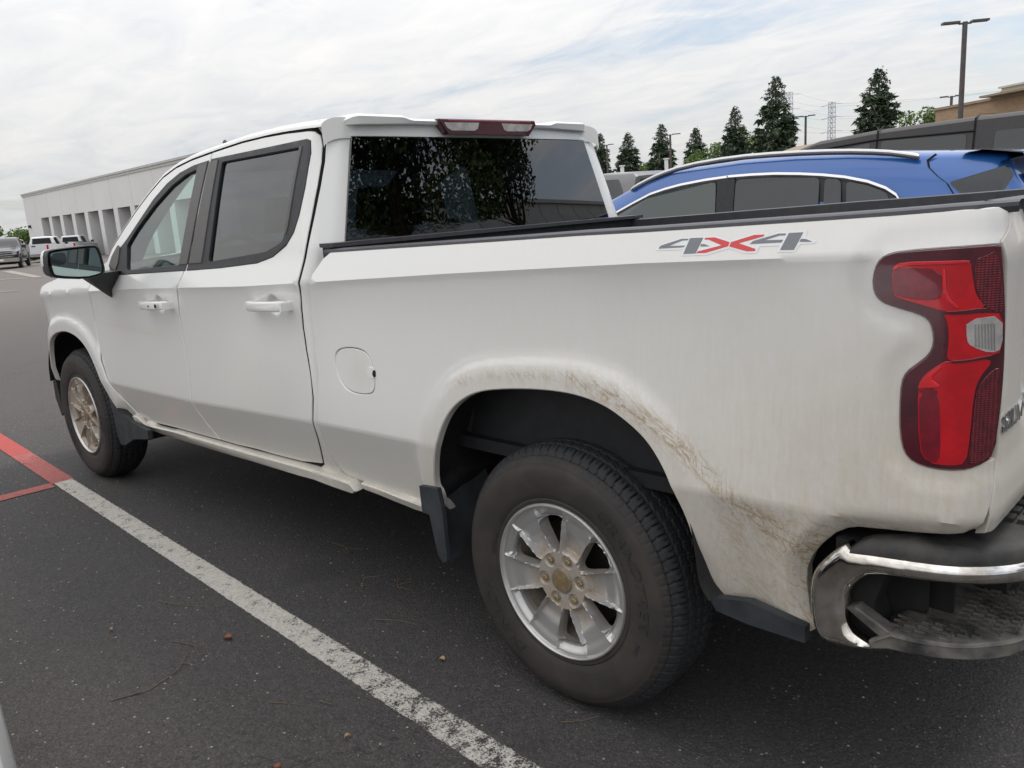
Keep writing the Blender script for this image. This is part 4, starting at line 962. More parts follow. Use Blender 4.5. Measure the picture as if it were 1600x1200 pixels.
for mir in (False, True):
    o_ = chaikin([(1.0875,1.336)]+TAIL[1:23]+[(1.063,.929),(1.101,.947),(1.112,1.028),(1.1155,1.107),(1.1095,1.205),(1.0985,1.28),(1.0900,1.325)], 1, True)
    T = panel('taillight', shrink(o_, .004), tl_surf, 'maroon', truck, step=.014, off=.006, mirror=mir, flange=.03, edge=.005)
    clampu = lambda L: [(min(a, 1.1005), b) for a, b in L]
    for nm, mm, L, of in (
        ('turn_lens', 'red', [(165,180),(205,150),(420,142),(525,138),(530,200),(540,300),(590,350),(480,372),(400,372),(330,352),(230,325),(170,300)], .0072),
        ('upper_insert', 'crimson', [(170,188),(215,172),(398,178),(402,300),(350,325),(240,315),(172,296)], .0080),
        ('middle_lens', 'red', [(400,378),(560,378),(664,384),(662,560),(600,572),(560,582),(530,600),(440,600),(415,590),(428,520),(425,430)], .0072),
        ('stop_lens', 'red', [(418,600),(560,588),(600,602),(548,660),(520,740),(512,960),(505,1085),(440,1096),(330,1085),(292,1010),(288,720),(320,670),(380,625)], .0074),
        ('light_pipe', 'lampglow', [(168,176),(205,148),(420,140),(522,136),(524,146),(420,152),(210,162),(176,186)], .0092),
        ('light_pipe', 'lampglow', [(404,176),(414,176),(416,300),(470,352),(456,354),(402,304)], .0092),
        ('lower_insert', 'crimson', [(294,735),(378,722),(388,960),(384,1080),(330,1078),(298,1008)], .0082),
        ('light_pipe', 'lampglow', [(290,725),(330,672),(385,628),(395,634),(340,684),(380,712),(380,722),(292,730)], .0092),
        ('bezel', 'maroon', [(400,374),(470,368),(560,352),(590,358),(560,372),(470,381),(404,384)], .0096),
        ('bezel', 'maroon', [(428,600),(500,590),(560,575),(600,572),(560,586),(500,598),(440,608)], .0096),
        ('upper_led_panel', 'led', [(545,132),(600,115),(650,88),(666,240),(668,375),(610,372),(560,330),(540,240)], .0076),
        ('lower_led_panel', 'led', [(560,680),(610,635),(662,640),(655,850),(640,1035),(560,1085),(512,1092),(518,960),(528,740)], .0078),
        ('reversing_lamp', 'clearlens', [(498,405),(655,390),(661,545),(592,563),(512,527),(498,500)], .0082)):
        p_ = panel(nm, chaikin(clampu(tl(L)), 1, True), tl_surf, mm, T, step=.014, off=of, mirror=mir, flange=.001, edge=.0006)
    mb = MB()
    for k in range(7):         # vertical ribs of the reversing lamp
        a = tl([(530+k*13, 425), (530+k*13+5, 425), (530+k*13+5, 528+k*4), (530+k*13, 528+k*4)]); q = [tl_surf(*p) for p in a]; Nq = nrm(tl_surf, np.array(a[0][0]), np.array(a[0][1]))
        q = [p+Nq*.0095 for p in q]; 
        if mir: q = [np.array((p[0], WID-p[1], p[2])) for p in q]
        mb.add(q, [(0, 1, 2, 3)])
    mb.build('lamp_ribs', 'bright', T, world=True, smooth=False)
    mb = MB()
    for k in range(6):
        y0 = 735+k*40; a = tl([(296, y0), (372, y0+3), (372, y0+20), (296, y0+16)]); q = [tl_surf(*p)+nrm(tl_surf, np.array(p[0]), np.array(p[1]))*.0085 for p in a]
        if mir: q = [np.array((p[0], WID-p[1], p[2])) for p in q]
        mb.add(q, [(0, 1, 2, 3)])
    mb.build('lens_ribs', 'crimson', T, world=True, smooth=False)
# ---- 4X4 decal
dk = panel('decal', D4BG, bed_surf, 'white_decal', truck, step=.03, off=.0008, flange=0)
for i, L in enumerate(D4):
    panel('decal_stroke', L, bed_surf, 'red_decal' if i in (3, 4) else 'grey_decal', dk, step=.03, off=.0014, flange=0)
# ---- rear bumper
ctr_u = UBX+UBL+(WID/2-UBB-.012)
ch_out = CH_T+[(ctr_u,.733),(ctr_u,.697)]+CH_B
ch_out = chaikin(ch_out[:len(CH_T)], 1)+[(ctr_u,.7335),(ctr_u,.697)]+chaikin(CH_B, 1)
for mir in (False, True):
    if mir:
        nmb = 'rear_bumper'
    bpr = panel('rear_bumper', ch_out, bump_surf, 'chrome', truck, step=.0075, mirror=mir, flange=.035, edge=.003, ang=60, pillow=(.017, .011))
    V = []; F = []
    us = np.concatenate([np.linspace(.838, 1.3, 60), np.linspace(1.32, ctr_u, 14)]); m_ = 6
    for u in us:
        zt = float(np.interp(u, [p[0] for p in CH_T], [p[1] for p in CH_T]))
        hgt = float(np.interp(u, [.838,.852,.875,.96,1.05,3], [.003,.020,.030,.038,.034,.034]))
        o = bump_surf(u, zt); Nn = nrm(bump_surf, np.array(u), np.array(zt)); inn = -Nn; dep = .17 if u > 1.15 else float(np.interp(u, [.838,1.0,1.15], [.05,.07,.17]))
        for (d, h) in ((-.0005, 0), (-.0005, .35), (.004, .75), (.014, .97), (.03, 1.), (dep, .98)):
            p = o+inn*d; V.append((p[0], WID-p[1] if mir else p[1], zt-.003+hgt*h))
    for i in range(len(us)-1):
        for k in range(m_-1): F.append((i*m_+k, (i+1)*m_+k, (i+1)*m_+k+1, i*m_+k+1))
    sp = mk('step_pad', V, F, 'step_black', bpr, world=True, ang=50)
    if not mir:
        mb = MB()
        for k in range(16):
            y0 = .22+k*.047
            for j in range(2): mb.box((1.035+j*.052,y0,.762),(1.080+j*.045,y0+.030,.7725))
        mb.build('step_tread', 'step_black', sp, world=True, smooth=False)
    # lower corner step
    lipb = [(p[0], p[1]) for p in LIP_B]+[(1.25,.540),(1.36,.55)]; lipt = [(p[0], p[1]) for p in LIP_T]+[(1.25,.562),(1.36,.565)]
    lp = panel('corner_step', lipb+list(reversed(lipt)), bump_surf, 'dusty_black', bpr, step=.02, mirror=mir, flange=.01, edge=.006, off=-.006)
    V = []; F = []
    ul = np.linspace(.893, 1.36, 40)
    for u in ul:
        zt = float(np.interp(u, [p[0] for p in lipt], [p[1] for p in lipt])); o = bump_surf(u, zt); inn = -nrm(bump_surf, np.array(u), np.array(zt))
        for d, dz in ((.004, 0), (.012, .004), (.05, .004), (.09, .005), (.13, .006), (.16, .010), (.175, .014)):
            dd = d*(.6 if u < 1.0 else 1.); p = o+inn*dd; V.append((p[0], WID-p[1] if mir else p[1], zt+dz))
    for i in range(39):
        for k in range(6): F.append((i*7+k, (i+1)*7+k, (i+1)*7+k+1, i*7+k+1))
    st = mk('step_surface', V, F, 'dusty_black', lp, world=True, ang=50)
    mb = MB()
    cv_ = bump_surf(np.linspace(.85, 1.6, 120), np.full(120, .56))[:, :2]
    for a in range(9):
        for b_ in range(20):
            gx_, gy_ = .925+a*.023, .012+b_*.0215+(a % 2)*.0107
            dd = float(np.min(np.hypot(cv_[:, 0]-gx_, cv_[:, 1]-gy_)))
            ins = gx_ < 1.145 and gy_ > -.01 and (gx_ < .93 or ((gx_-.93)/.215)**2+((gy_-.188)/.20)**2 < 1 or gy_ > .188)
            lim = .165 if gx_ > 1.0 else .10
            if not ins or dd < .026 or dd > lim: continue
            c_ = np.array([gx_, gy_, .5690]); Nn = np.array([0., -1., 0.]); t = np.array([1., 0, 0])
            for (p0, p1) in (((-.009,-.006),(.009,-.006)), ((.009,-.006),(.003,.007))):
                A_ = c_+t*p0[0]-Nn*p0[1]; B_ = c_+t*p1[0]-Nn*p1[1]; dr_ = (B_-A_)/np.linalg.norm(B_-A_); w2 = np.cross(dr_, (0, 0, 1))*.0022
                q = [A_+w2, A_-w2, B_-w2, B_+w2]; q = [(p[0], WID-p[1] if mir else p[1], p[2]) for p in q]; q2 = [(p[0], p[1], p[2]+.004) for p in q]
                mb.add(q+q2, [(4,5,6,7),(0,1,5,4),(1,2,6,5),(2,3,7,6),(3,0,4,7)])
    mb.build('step_tread', 'dusty_black', st, world=True, smooth=False)
    dg = panel('step_cheek', DIAG[:4]+[(.93,.5394)], bump_surf, 'dusty_black', bpr, step=.02, mirror=mir, off=-.008, flange=.03, edge=.004)
    mb = MB(); a_ = (.80,.09,.50); b2 = (1.03,.11,.72)
    V = []; F = []
    for u in np.linspace(.80, 1.36, 24):
        for z in (.53, .735):
            o = bump_surf(u, z); o = o-nrm(bump_surf, np.array(u), np.array(z))*(.12 if u < 1.0 else .2); V.append((o[0], WID-o[1] if mir else o[1], z))
    for i in range(23): F.append((2*i, 2*i+2, 2*i+3, 2*i+1))
    mk('bumper_backing', V, F, 'under', bpr, world=True)
    mb = MB(); mb.prism([(.80,.73),(.92,.73),(.88,.60),(.90,.53),(.80,.52)], .03 if not mir else WID-.10, .10 if not mir else WID-.03); mb.build('inner_bracket', 'under', bpr, world=True, smooth=False)
    # dark filler below the bed side, behind the wheel
    mb = MB(); mb.prism([(.495,.500),(.515,.470),(.60,.462),(.735,.462),(.735,.50),(.60,.52)], .030 if not mir else WID-.055, .055 if not mir else WID-.030); mb.build('lower_filler', 'flap', truck, world=True, smooth=False)
# ---- mud flaps
for mir in (False, True):
    def flap(x0, x1, z0, z1, ylo, yhi, lean):
        V = []; F = []; ny = 10
        for i in range(2):
            for k in range(ny+1):
                y = ylo+(yhi-ylo)*k/ny; b = .018*math.sin(math.pi*k/ny)
                V += [(x0+i*.014-b, y, z1), (x1+i*.014-b+.004, y, z0)]
        n = 2*(ny+1)
        for k in range(ny): F += [(2*k, 2*k+1, 2*k+3, 2*k+2), (n+2*k, n+2*k+2, n+2*k+3, n+2*k+1), (2*k, 2*k+2, n+2*k+2, n+2*k), (2*k+1, n+2*k+1, n+2*k+3, 2*k+3)]
        F += [(0, n, n+1, 1), (2*ny, 2*ny+1, n+2*ny+1, n+2*ny)]
        return V, F
    V, F = flap(-.512, -.455, .345, .585, .002, .26, 0); V = [(p[0], WID-p[1] if mir else p[1], p[2]) for p in V]; mk('mud_flap', V, F, 'flap', truck, world=True)
    mb = MB(); mb.prism([(-.538,.590),(-.448,.598),(-.434,.53),(-.430,.36),(-.452,.345),(-.475,.37),(-.50,.50),(-.535,.50)], -.004 if not mir else WID-.012, .012 if not mir else WID+.004); mb.build('mud_flap', 'flap', truck, world=True, smooth=False)
    V, F = flap(-3.20, -3.13, .30, .56, .035, .32, 0); V = [(p[0], WID-p[1] if mir else p[1], p[2]) for p in V]; mk('mud_flap', V, F, 'flap', truck, world=True)
    mb = MB(); mb.prism([(-3.215,.60),(-3.165,.60),(-3.10,.505),(-2.97,.468),(-2.75,.445),(-2.75,.40),(-2.95,.37),(-3.09,.315),(-3.15,.31),(-3.18,.36),(-3.185,.48),(-3.205,.53)], .016 if not mir else WID-.040, .040 if not mir else WID-.016); mb.build('mud_guard', 'flap', truck, world=True, smooth=False)
# ---- side mirror
for mir in (False, True):
    X0 = -2.72; ymk = lambda y: WID-y if mir else y
    case = [(-.299,1.391),(-.20,1.3965),(-.103,1.399),(-.082,1.392),(-.074,1.37),(-.066,1.30),(-.067,1.268),(-.082,1.252),(-.165,1.242),(-.26,1.255),(-.306,1.270),(-.318,1.290),(-.319,1.33),(-.312,1.375)]
    case = chaikin(case, 1, True); cy_, cz_ = -.19, 1.32
    V = []; F = []; n = len(case)
    for (dx, s) in ((0, .93), (.004, .965), (.0, .995), (-.012, 1.0), (-.06, 1.0), (-.10, .93), (-.135, .75), (-.15, .45), (-.154, .05)):
        for (y, z) in case: V.append((X0+dx-.03*(y-cy_)*0-.09*(y+.19)*1.0*0, ymk(cy_+(y-cy_)*s), cz_+(z-cz_)*s))
    for i in range(8):
        for k in range(n): F.append((i*n+k, i*n+(k+1) % n, (i+1)*n+(k+1) % n, (i+1)*n+k))
    if mir: F = [tuple(reversed(f)) for f in F]
    mi = mk('side_mirror', V, F, 'black_trim', truck, world=True)
    def mface(L, x, nm, mm, par):
        L = chaikin(L, 1, True); V = [(x+.10*(-.19-y)*0, ymk(y), z) for y, z in L]; f = tuple(range(len(L)))
        return mk(nm, V, [f if mir else tuple(reversed(f))], mm, par, smooth=False, world=True)
    g_ = [(-.290,1.382),(-.110,1.390),(-.088,1.384),(-.078,1.30),(-.080,1.272),(-.094,1.260),(-.164,1.250),(-.288,1.270),(-.302,1.285),(-.303,1.37)]
    mface(g_, X0+.0045, 'mirror_surround', 'seam', mi)
    g2 = [(-.19+(y+.19)*.965, 1.32+(z-1.32)*.955) for y, z in g_]
    mg = bpy.data.materials.get('mirror_glass') or mat('mirror_glass', (.40, .49, .46), .02, 1.)
    mface(g2, X0+.006, 'mirror_glass', mg, mi)
    mg2 = bpy.data.materials.get('spotter_glass') or mat('spotter_glass', (.16, .18, .19), .06, 1.)
    mface([(-.297,1.372),(-.235,1.377),(-.232,1.35),(-.236,1.330),(-.250,1.318),(-.299,1.316)], X0+.0075, 'spotter_mirror', mg2, mi)
    # white cap on the outer side
    V = []; F = []
    cc = [p for p in case]; n = len(cc)
    for (dx, s) in ((-.040, 1.012), (-.066, 1.018), (-.102, .955), (-.139, .78), (-.156, .46), (-.160, .02)):
        for (y, z) in cc: V.append((X0+dx, ymk(cy_+(y-cy_)*s), max(cz_+(z-cz_)*s, 1.318 if dx > -.1 else 0)))
    for i in range(5):
        for k in range(n): F.append((i*n+k, i*n+(k+1) % n, (i+1)*n+(k+1) % n, (i+1)*n+k))
    if mir: F = [tuple(reversed(f)) for f in F]
    mk('mirror_cap', V, F, 'white', mi, world=True, attrs={'dirt': np.zeros(len(V)), 'film': np.full(len(V), .1)})
    # arm: a tapering foot that reaches the door
    A_ = [(X0-.03,-.15,1.256),(X0-.03,-.095,1.262),(X0-.12,-.095,1.262),(X0-.12,-.15,1.256)]
    B_ = [(-2.92,.028,1.118),(-2.80,.060,1.262),(-3.02,.060,1.262),(-3.03,.028,1.17)]
    V = []; F = []
    for t in np.linspace(0, 1, 8):
        for k in range(4):
            p = np.array(A_[k])*(1-t)+np.array(B_[k])*t; p[2] -= .03*math.sin(math.pi*t)*(.5 if k in (0, 3) else 0); V.append((p[0], ymk(p[1]), p[2]))
    for i in range(7):
        for k in range(4): F.append((i*4+k, i*4+(k+1) % 4, (i+1)*4+(k+1) % 4, (i+1)*4+k))
    F += [(0, 1, 2, 3), (28, 29, 30, 31)]
    mk('mirror_arm', V, F, 'black_trim', mi, world=True, ang=30)
# ---- cabin
mb = MB(); mb.box((-3.05,.12,.95),(-2.72,WID-.12,1.17)); mb.box((-3.0,.25,1.15),(-2.80,.80,1.225)); mb.build('dashboard', 'interior', truck, world=True, smooth=False)
mb = MB(); mb.tube([(-2.62+.05*math.cos(a)*.6, .56+.185*math.sin(a), 1.20+.185*math.cos(a)) for a in np.linspace(0, 2*math.pi, 33)], .015, 8, False); mb.tube([(-2.75,.56,1.14),(-2.62,.56,1.20)], .03); mb.box((-2.635,.48,1.16),(-2.60,.64,1.24)); mb.build('steering_wheel', 'interior', truck, world=True)
for (x, y) in ((-2.2, .30), (-2.2, 1.14), (-1.42, .26), (-1.42, 1.16)):
    mb = MB()
    w2 = .52 if x < -2 else .56
    mb.add([(x-.45,y,.72),(x,y,.70),(x,y+w2,.70),(x-.45,y+w2,.72),(x-.47,y+.02,.85),(x,y+.02,.82),(x,y+w2-.02,.82),(x-.47,y+w2-.02,.85)], [(0,3,2,1),(4,5,6,7),(0,1,5,4),(1,2,6,5),(2,3,7,6),(3,0,4,7)])
    mb.add([(x-.08,y+.02,.80),(x+.06,y+.02,.80),(x+.06,y+w2-.02,.80),(x-.08,y+w2-.02,.80),(x+.08,y+.05,1.36),(x+.19,y+.06,1.36),(x+.19,y+w2-.06,1.36),(x+.08,y+w2-.05,1.36)], [(0,3,2,1),(4,5,6,7),(0,1,5,4),(1,2,6,5),(2,3,7,6),(3,0,4,7)])
    se = mb.build('seat', 'seat', truck, world=True)
    mb = MB(); mb.add([(x+.11,y+.14,1.40),(x+.20,y+.14,1.40),(x+.20,y+w2-.14,1.40),(x+.11,y+w2-.14,1.40),(x+.13,y+.16,1.56),(x+.20,y+.16,1.56),(x+.20,y+w2-.16,1.56),(x+.13,y+w2-.16,1.56)], [(0,3,2,1),(4,5,6,7),(0,1,5,4),(1,2,6,5),(2,3,7,6),(3,0,4,7)])
    mb.build('headrest', 'seat', se, world=True)
mb = MB(); mb.box((-3.0,.10,.50),(-1.14,WID-.10,.56)); mb.box((-3.0,.105,.5),(-1.15,.118,1.22)); mb.box((-3.0,WID-.118,.5),(-1.15,WID-.105,1.22)); mb.build('cabin_trim', 'interior', truck, world=True, smooth=False)
V = []; F = []
for i, x in enumerate(xs[hx-1:]):
    ye, ze = roof_line(x); V += [(x, ye+.04, ze+.012), (x, WID/2, ze+.032), (x, WID-ye-.04, ze+.012)]
for i in range(len(xs)-hx): F += [(i*3, i*3+1, i*3+4, i*3+3), (i*3+1, i*3+2, i*3+5, i*3+4)]
mk('headliner', [(a, b, c-.002) for a, b, c in V], F, varied('headliner_cloth', (.10,.10,.10), (.12,.12,.12), 20, .9), truck, world=True)
# ---- wheels
def tyre_mesh(RO=.3985, Wd=.262):
    side = [(.226,.060),(.230,.048),(.238,.0435),(.246,.0430),(.250,.0455),(.256,.0410),(.272,.0370),(.290,.0335),(.305,.0315),(.322,.0305),(.336,.0315),(.346,.0350),(.3515,.0385),(.355,.0385),(.3570,.0395),(.361,.0440),(.3665,.0485),(.3715,.0540)]
    nt_ = 46; tr = []
    for k in range(nt_+1):
        y = .0600+.188*k/nt_; t = 2*k/nt_-1
        r = RO-.005*t*t-.0205*max(0, (abs(t)-.66)/.34)**2.0; tr.append((r, y))
    yc = (tr[0][1]+tr[-1][1])/2; sideR = [(r, 2*yc-y) for r, y in reversed(side)]
    prof = side+tr+sideR; nT = 640
    V = np.zeros((len(prof)*nT, 3)); wall = np.zeros(len(prof)*nT); th = np.arange(nT)/nT*2*np.pi
    pitch = 2*np.pi/80
    for i, (r, y) in enumerate(prof):
        rr = np.full(nT, r)
        if len(side) <= i < len(side)+nt_+1:
            t = 2*(i-len(side))/nt_-1; g = np.zeros(nT)
            for gc, amp in ((-.56, .025), (-.19, .045), (.19, .045), (.56, .025)):
                zig = gc+amp*(2*np.abs(2*((th/pitch+(.25 if gc > 0 else 0)) % 1)-1)-1)
                g = np.maximum(g, np.clip(1.6-np.abs(t-zig)/.026, 0, 1))
            if abs(t) > .56:
                ph = (th/pitch+(t > 0)*.5+abs(t)*.35) % 1; g = np.maximum(g, np.clip(1.5-np.abs(ph-.5)/.055, 0, 1)*(1 if abs(t) > .64 else .6))
                ph = (th/pitch+(t > 0)*.5+abs(t)*.35+.5) % 1; g = np.maximum(g, np.clip(1.3-np.abs(ph-.5)/.035, 0, 1)*.5)
            else:
                ph = (th/pitch+t*1.6) % 1; g = np.maximum(g, np.clip(1.2-np.abs(ph-.5)/.045, 0, 1)*.55)
                ph = (th/pitch+t*1.6+.5) % 1; g = np.maximum(g, np.clip(1.2-np.abs(ph-.5)/.03, 0, 1)*.35)
            rr = rr-.0085*g
        elif .3535 < r < .373:       # lugs that run down over the shoulder
            ph = (th/pitch+(.5 if i > len(side) else 0)+.33) % 1; rr = rr
            yy = np.where(np.abs(ph-.5) < .14, .0024*min(1, (r-.3535)/.010), 0)
            V[i*nT:(i+1)*nT] = np.stack([rr*np.cos(th), y+(yy if i < len(side) else -yy), rr*np.sin(th)], 1); wall[i*nT:(i+1)*nT] = .75; continue
        V[i*nT:(i+1)*nT] = np.stack([rr*np.cos(th), np.full(nT, y), rr*np.sin(th)], 1)
        wall[i*nT:(i+1)*nT] = 1. if r < .352 and i < len(side) else (.25 if i < len(side)+2 else 0)
    F = []
    k = np.arange(nT); k2 = (k+1) % nT
    for i in range(len(prof)-1):
        F += list(zip((i*nT+k).tolist(), ((i+1)*nT+k).tolist(), ((i+1)*nT+k2).tolist(), (i*nT+k2).tolist()))
    return V, F, wall
def flatten(V, h=.390):
    V = np.array(V); lo = V[:, 2] < -h
    V[lo, 2] = -h+(V[lo, 2]+h)*.05; return V
def rim_meshes():
    parts = {}
    mb = MB(); mb.lathe([(.2350,.050),(.2345,.0420),(.2320,.0385),(.2285,.0380),(.2262,.0410),(.2245,.0465),(.2235,.0490),(.2150,.0640),(.2060,.0700),(.1990,.0900),(.1960,.1300),(.2000,.2500),(.2250,.2600)], 120); parts['lip'] = mb
    Rr = .2238; th0 = R(98); sec = 2*np.pi/6
    NR = 92; rs = np.linspace(.034, Rr, NR)
    r_in, r_out = .086, .193
    V = []; F = []; dirt_ = []
    sl = np.concatenate([np.linspace(0, 1, 5), 1+np.linspace(0, 1, 22)[1:]**1.15])   # 0..1 window, 1..2 spoke half
    sl = np.concatenate([-sl[::-1][:-1], sl]); ncol = len(sl)
    def wang(r):
        t = (r-(r_in+r_out)/2)/((r_out-r_in)/2)
        hw = np.interp(r, [.08, .10, .15, .195], [.0075, .0125, .0285, .0415]); hw = 1.22*hw*(max(0., 1-abs(t)**9))**.5 if abs(t) < 1 else .004
        return max(hw, .004)/r
    def height(r, a):    # a: angle from the window's centre; returns depth (bigger = deeper in)
        t = (r-.05)/(Rr-.05); base = .049+.007*(1-t)
        hwr = float(np.interp(r, [.06, .10, .15, .195, .2238], [.0125, .0175, .0345, .0485, .0585])); ar = hwr/r     # ridge line
        d = (a-ar)*r                                              # signed metres beyond the ridge
        inn = float(sstep(.082, .100, r)); out_ = float(sstep(.196, .2235, r))
        y = base
        if d < 0: y += (.018*min(1, -d/.0062)*inn+.010*float(sstep(.190, .200, r)))*(1-out_) if r < .2 else .016*min(1, -d/.0062)*(1-out_)
        else:
            pk = float(sstep(.084, .096, r)*(1-sstep(.125, .165, r)))
            y += (.0105+.0115*pk)*min(1, max(0, d-.0012)/(.0050))*inn*(1-.85*float(sstep(.185, .216, r)))
        y -= .0048*math.exp(-(d/.0028)**2)*inn*(1-.6*out_)
        if r < .088: y = base+.0010+.0015*float(sstep(.052, .040, r))
        for kk in (0,):
            da = abs(a-math.pi/6); dl = math.hypot(r*math.cos(da)-.0665, r*math.sin(da)); y += .007*(1-float(sstep(.0165, .0215, dl)))
        return y
    for i, r in enumerate(rs):
        wa = wang(r)
        for s in range(6):
            for sj in sl[:-1] if True else sl:
                a = abs(sj); ang = a*wa if a <= 1 else wa+(a-1)*(sec/2-wa)
                th = th0+s*sec+math.copysign(ang, sj)
                y = height(r, ang)
                V.append((r*math.cos(th), y, r*math.sin(th)))
                dirt_.append(float(np.clip(.06+.75*(1-sstep(.075, .13, r))*(r > .04)+.45*np.clip((y-.060)/.014, 0, 1)*(1-sstep(.13, .19, r))+(.12 if math.sin(th) < 0 else 0), 0, 1)))
    nc = ncol-1; T = nc*6; wi = [j for j in range(ncol-1) if abs(sl[j]) <= 1.0001 and abs(sl[j+1]) <= 1.0001]
    for i in range(NR-1):
        rm = (rs[i]+rs[i+1])/2
        for s in range(6):
            for j in range(nc):
                if j in wi and r_in < rm < r_out: continue
                a = i*T+s*nc+j; b = i*T+(s*nc+j+1) % T; F.append((a, a+T, b+T, b))
    # window side walls going back
    n0 = len(V)
    cnt = set()
    for f in F:
        for k in range(4): cnt.add((f[k], f[(k+1) % 4]))
    bd = [(a, b) for a, b in cnt if (b, a) not in cnt]; mp_ = {}
    for a, b in bd:
        for q in (a, b):
            if q not in mp_:
                mp_[q] = len(V); p = V[q]; rq = math.hypot(p[0], p[2]); V.append((p[0], .088 if rq > .05 else p[1]+.02, p[2])); dirt_.append(.9)
    for a, b in bd: F.append((b, a, mp_[a], mp_[b]))
    parts['face'] = (V, F, dirt_)
    return parts
RP = rim_meshes()
TV, TF, TW = tyre_mesh()
def sidewall_text(txt, size, r0, ang0, flip=False, squash=1., shear=0.):
    Vt, Ft = text_mesh(txt, size, .0016, shear, .0008); w = max(v[0] for v in Vt); V = []
    for v in Vt:
        if flip: a = ang0+(v[0]-w/2)*squash/r0; r = r0-v[1]
        else: a = ang0-(v[0]-w/2)*squash/r0; r = r0+v[1]
        y = float(np.interp(r, [.246,.256,.272,.290,.305,.322,.336,.346,.3515], [.0430,.0410,.0370,.0335,.0315,.0305,.0315,.0350,.0385]))
        V.append((r*math.cos(a), y-.0004-v[2], r*math.sin(a)))
    return V, Ft
def wheel_mesh_set():
    S = {}
    return S
lug = []
_cache = {}
def add_wheel(cx_, rot, mir, steer=0.):
    w = bpy.data.objects.new('wheel', None); COL.objects.link(w); w.parent = truck; w.empty_display_size = .1
    w.location = (cx_-TRK[0], (-TRK[1] if not mir else WID-TRK[1]), .390)
    w.rotation_euler = (0, 0, steer+(math.pi if mir else 0))
    def part(nm, key, fn, **k):
        if key in _cache:
            o = bpy.data.objects.new(nm, _cache[key]); COL.objects.link(o); o.parent = w; return o
        o = fn(); _cache[key] = o.data; return o
    ca, sa = math.cos(rot), math.sin(rot)
    def rt(V): return [(p[0]*ca-p[2]*sa, p[1], p[0]*sa+p[2]*ca) for p in V]
    key = 'r%.2f' % rot
    part('tyre', key+'t', lambda: mk('tyre', flatten(rt(TV)), TF, 'tyre', w, attrs={'wall': TW}, ang=35))
    V, F, D_ = RP['face']
    if cx_ < -1: D_ = [1.0 for d_ in D_]
    key = key+('F' if cx_ < -1 else '')
    part('rim', key+'f', lambda: mk('rim', rt(V), F, 'alloy', w, attrs={'dirt': D_}, ang=28))
    lp_ = RP['lip']
    part('rim_lip', key+'l', lambda: mk('rim_lip', lp_.v, lp_.f, 'alloy', w, attrs={'dirt': [(.95 if p[1] > .056 else .2) for p in lp_.v]}, ang=35))
    cmb = MB().lathe([(0,.0500),(.020,.0500),(.0345,.0520),(.0365,.0560),(.0375,.062)], 48)
    part('centre_cap', key+'c', lambda: mk('centre_cap', cmb.v, cmb.f, 'cap', w))
    bw = MB().prism([(-.016,.0045),(-.006,.0045),(-.006,.0080),(.006,.0080),(.006,.0045),(.016,.0045),(.014,-.0045),(.006,-.0045),(.006,-.0080),(-.006,-.0080),(-.006,-.0045),(-.014,-.0045)], .0488, .0503)
    part('cap_badge', key+'b', lambda: mk('cap_badge', rt(bw.v), bw.f, 'brass_badge', w, smooth=False))
    if not mir:
        for s in range(6):
            th = R(98)+math.pi/6+s*math.pi/3+rot; c_ = (.0665*math.cos(th), 0, .0665*math.sin(th))
            pm = MB().lathe([(.0185,.0605),(.0165,.0615),(.0155,.066),(.0150,.071),(.0,.0712)], 20, c_)
            mk('lug_seat', pm.v, pm.f, 'alloy', w, attrs={'dirt': [1.]*len(pm.v)})
            lm = MB().lathe([(0,.0530),(.0082,.0535),(.0100,.0560),(.0100,.071)], 6, c_)
            mk('lug_nut', lm.v, lm.f, 'cap', w, smooth=False)
    dm_ = MB().lathe([(.0,.135),(.165,.135),(.168,.14),(.168,.155),(.10,.16),(0,.16)], 60)
    part('brake_disc', key+'d', lambda: mk('brake_disc', dm_.v, dm_.f, 'disc', w))
    bk_ = MB().lathe([(.197,.17),(.0,.172)], 40)
    part('hub_back', key+'h', lambda: mk('hub_back', bk_.v, bk_.f, 'under', w))
    if not mir:
        for (t_, sz, r0, a0, fl, sq, sh) in (('GRANDTREK', .044, .285, R(24), False, 1.30, .25), ('DUNLOP', .046, .283, R(217), False, 1.25, .2), ('M+S', .016, .289, R(-22), False, 1.3, 0), ('P265/70R17', .013, .256, R(166), False, 1.2, 0)):
            v_, f_ = sidewall_text(t_, sz, r0, a0, fl, sq, sh)
            mk('tyre_lettering', v_, f_, 'tyre', w, smooth=False, attrs={'wall': [.55]*len(v_)})
        st_ = MB().tube([(.150,.085,.12),(.158,.060,.127)], .003)
        part('valve_stem', key+'v', lambda: mk('valve_stem', st_.v, st_.f, 'bright', w))
    return w
add_wheel(0., 0., False); add_wheel(-3.745, R(24), False)
add_wheel(0., R(24), True); add_wheel(-3.745, 0., True)
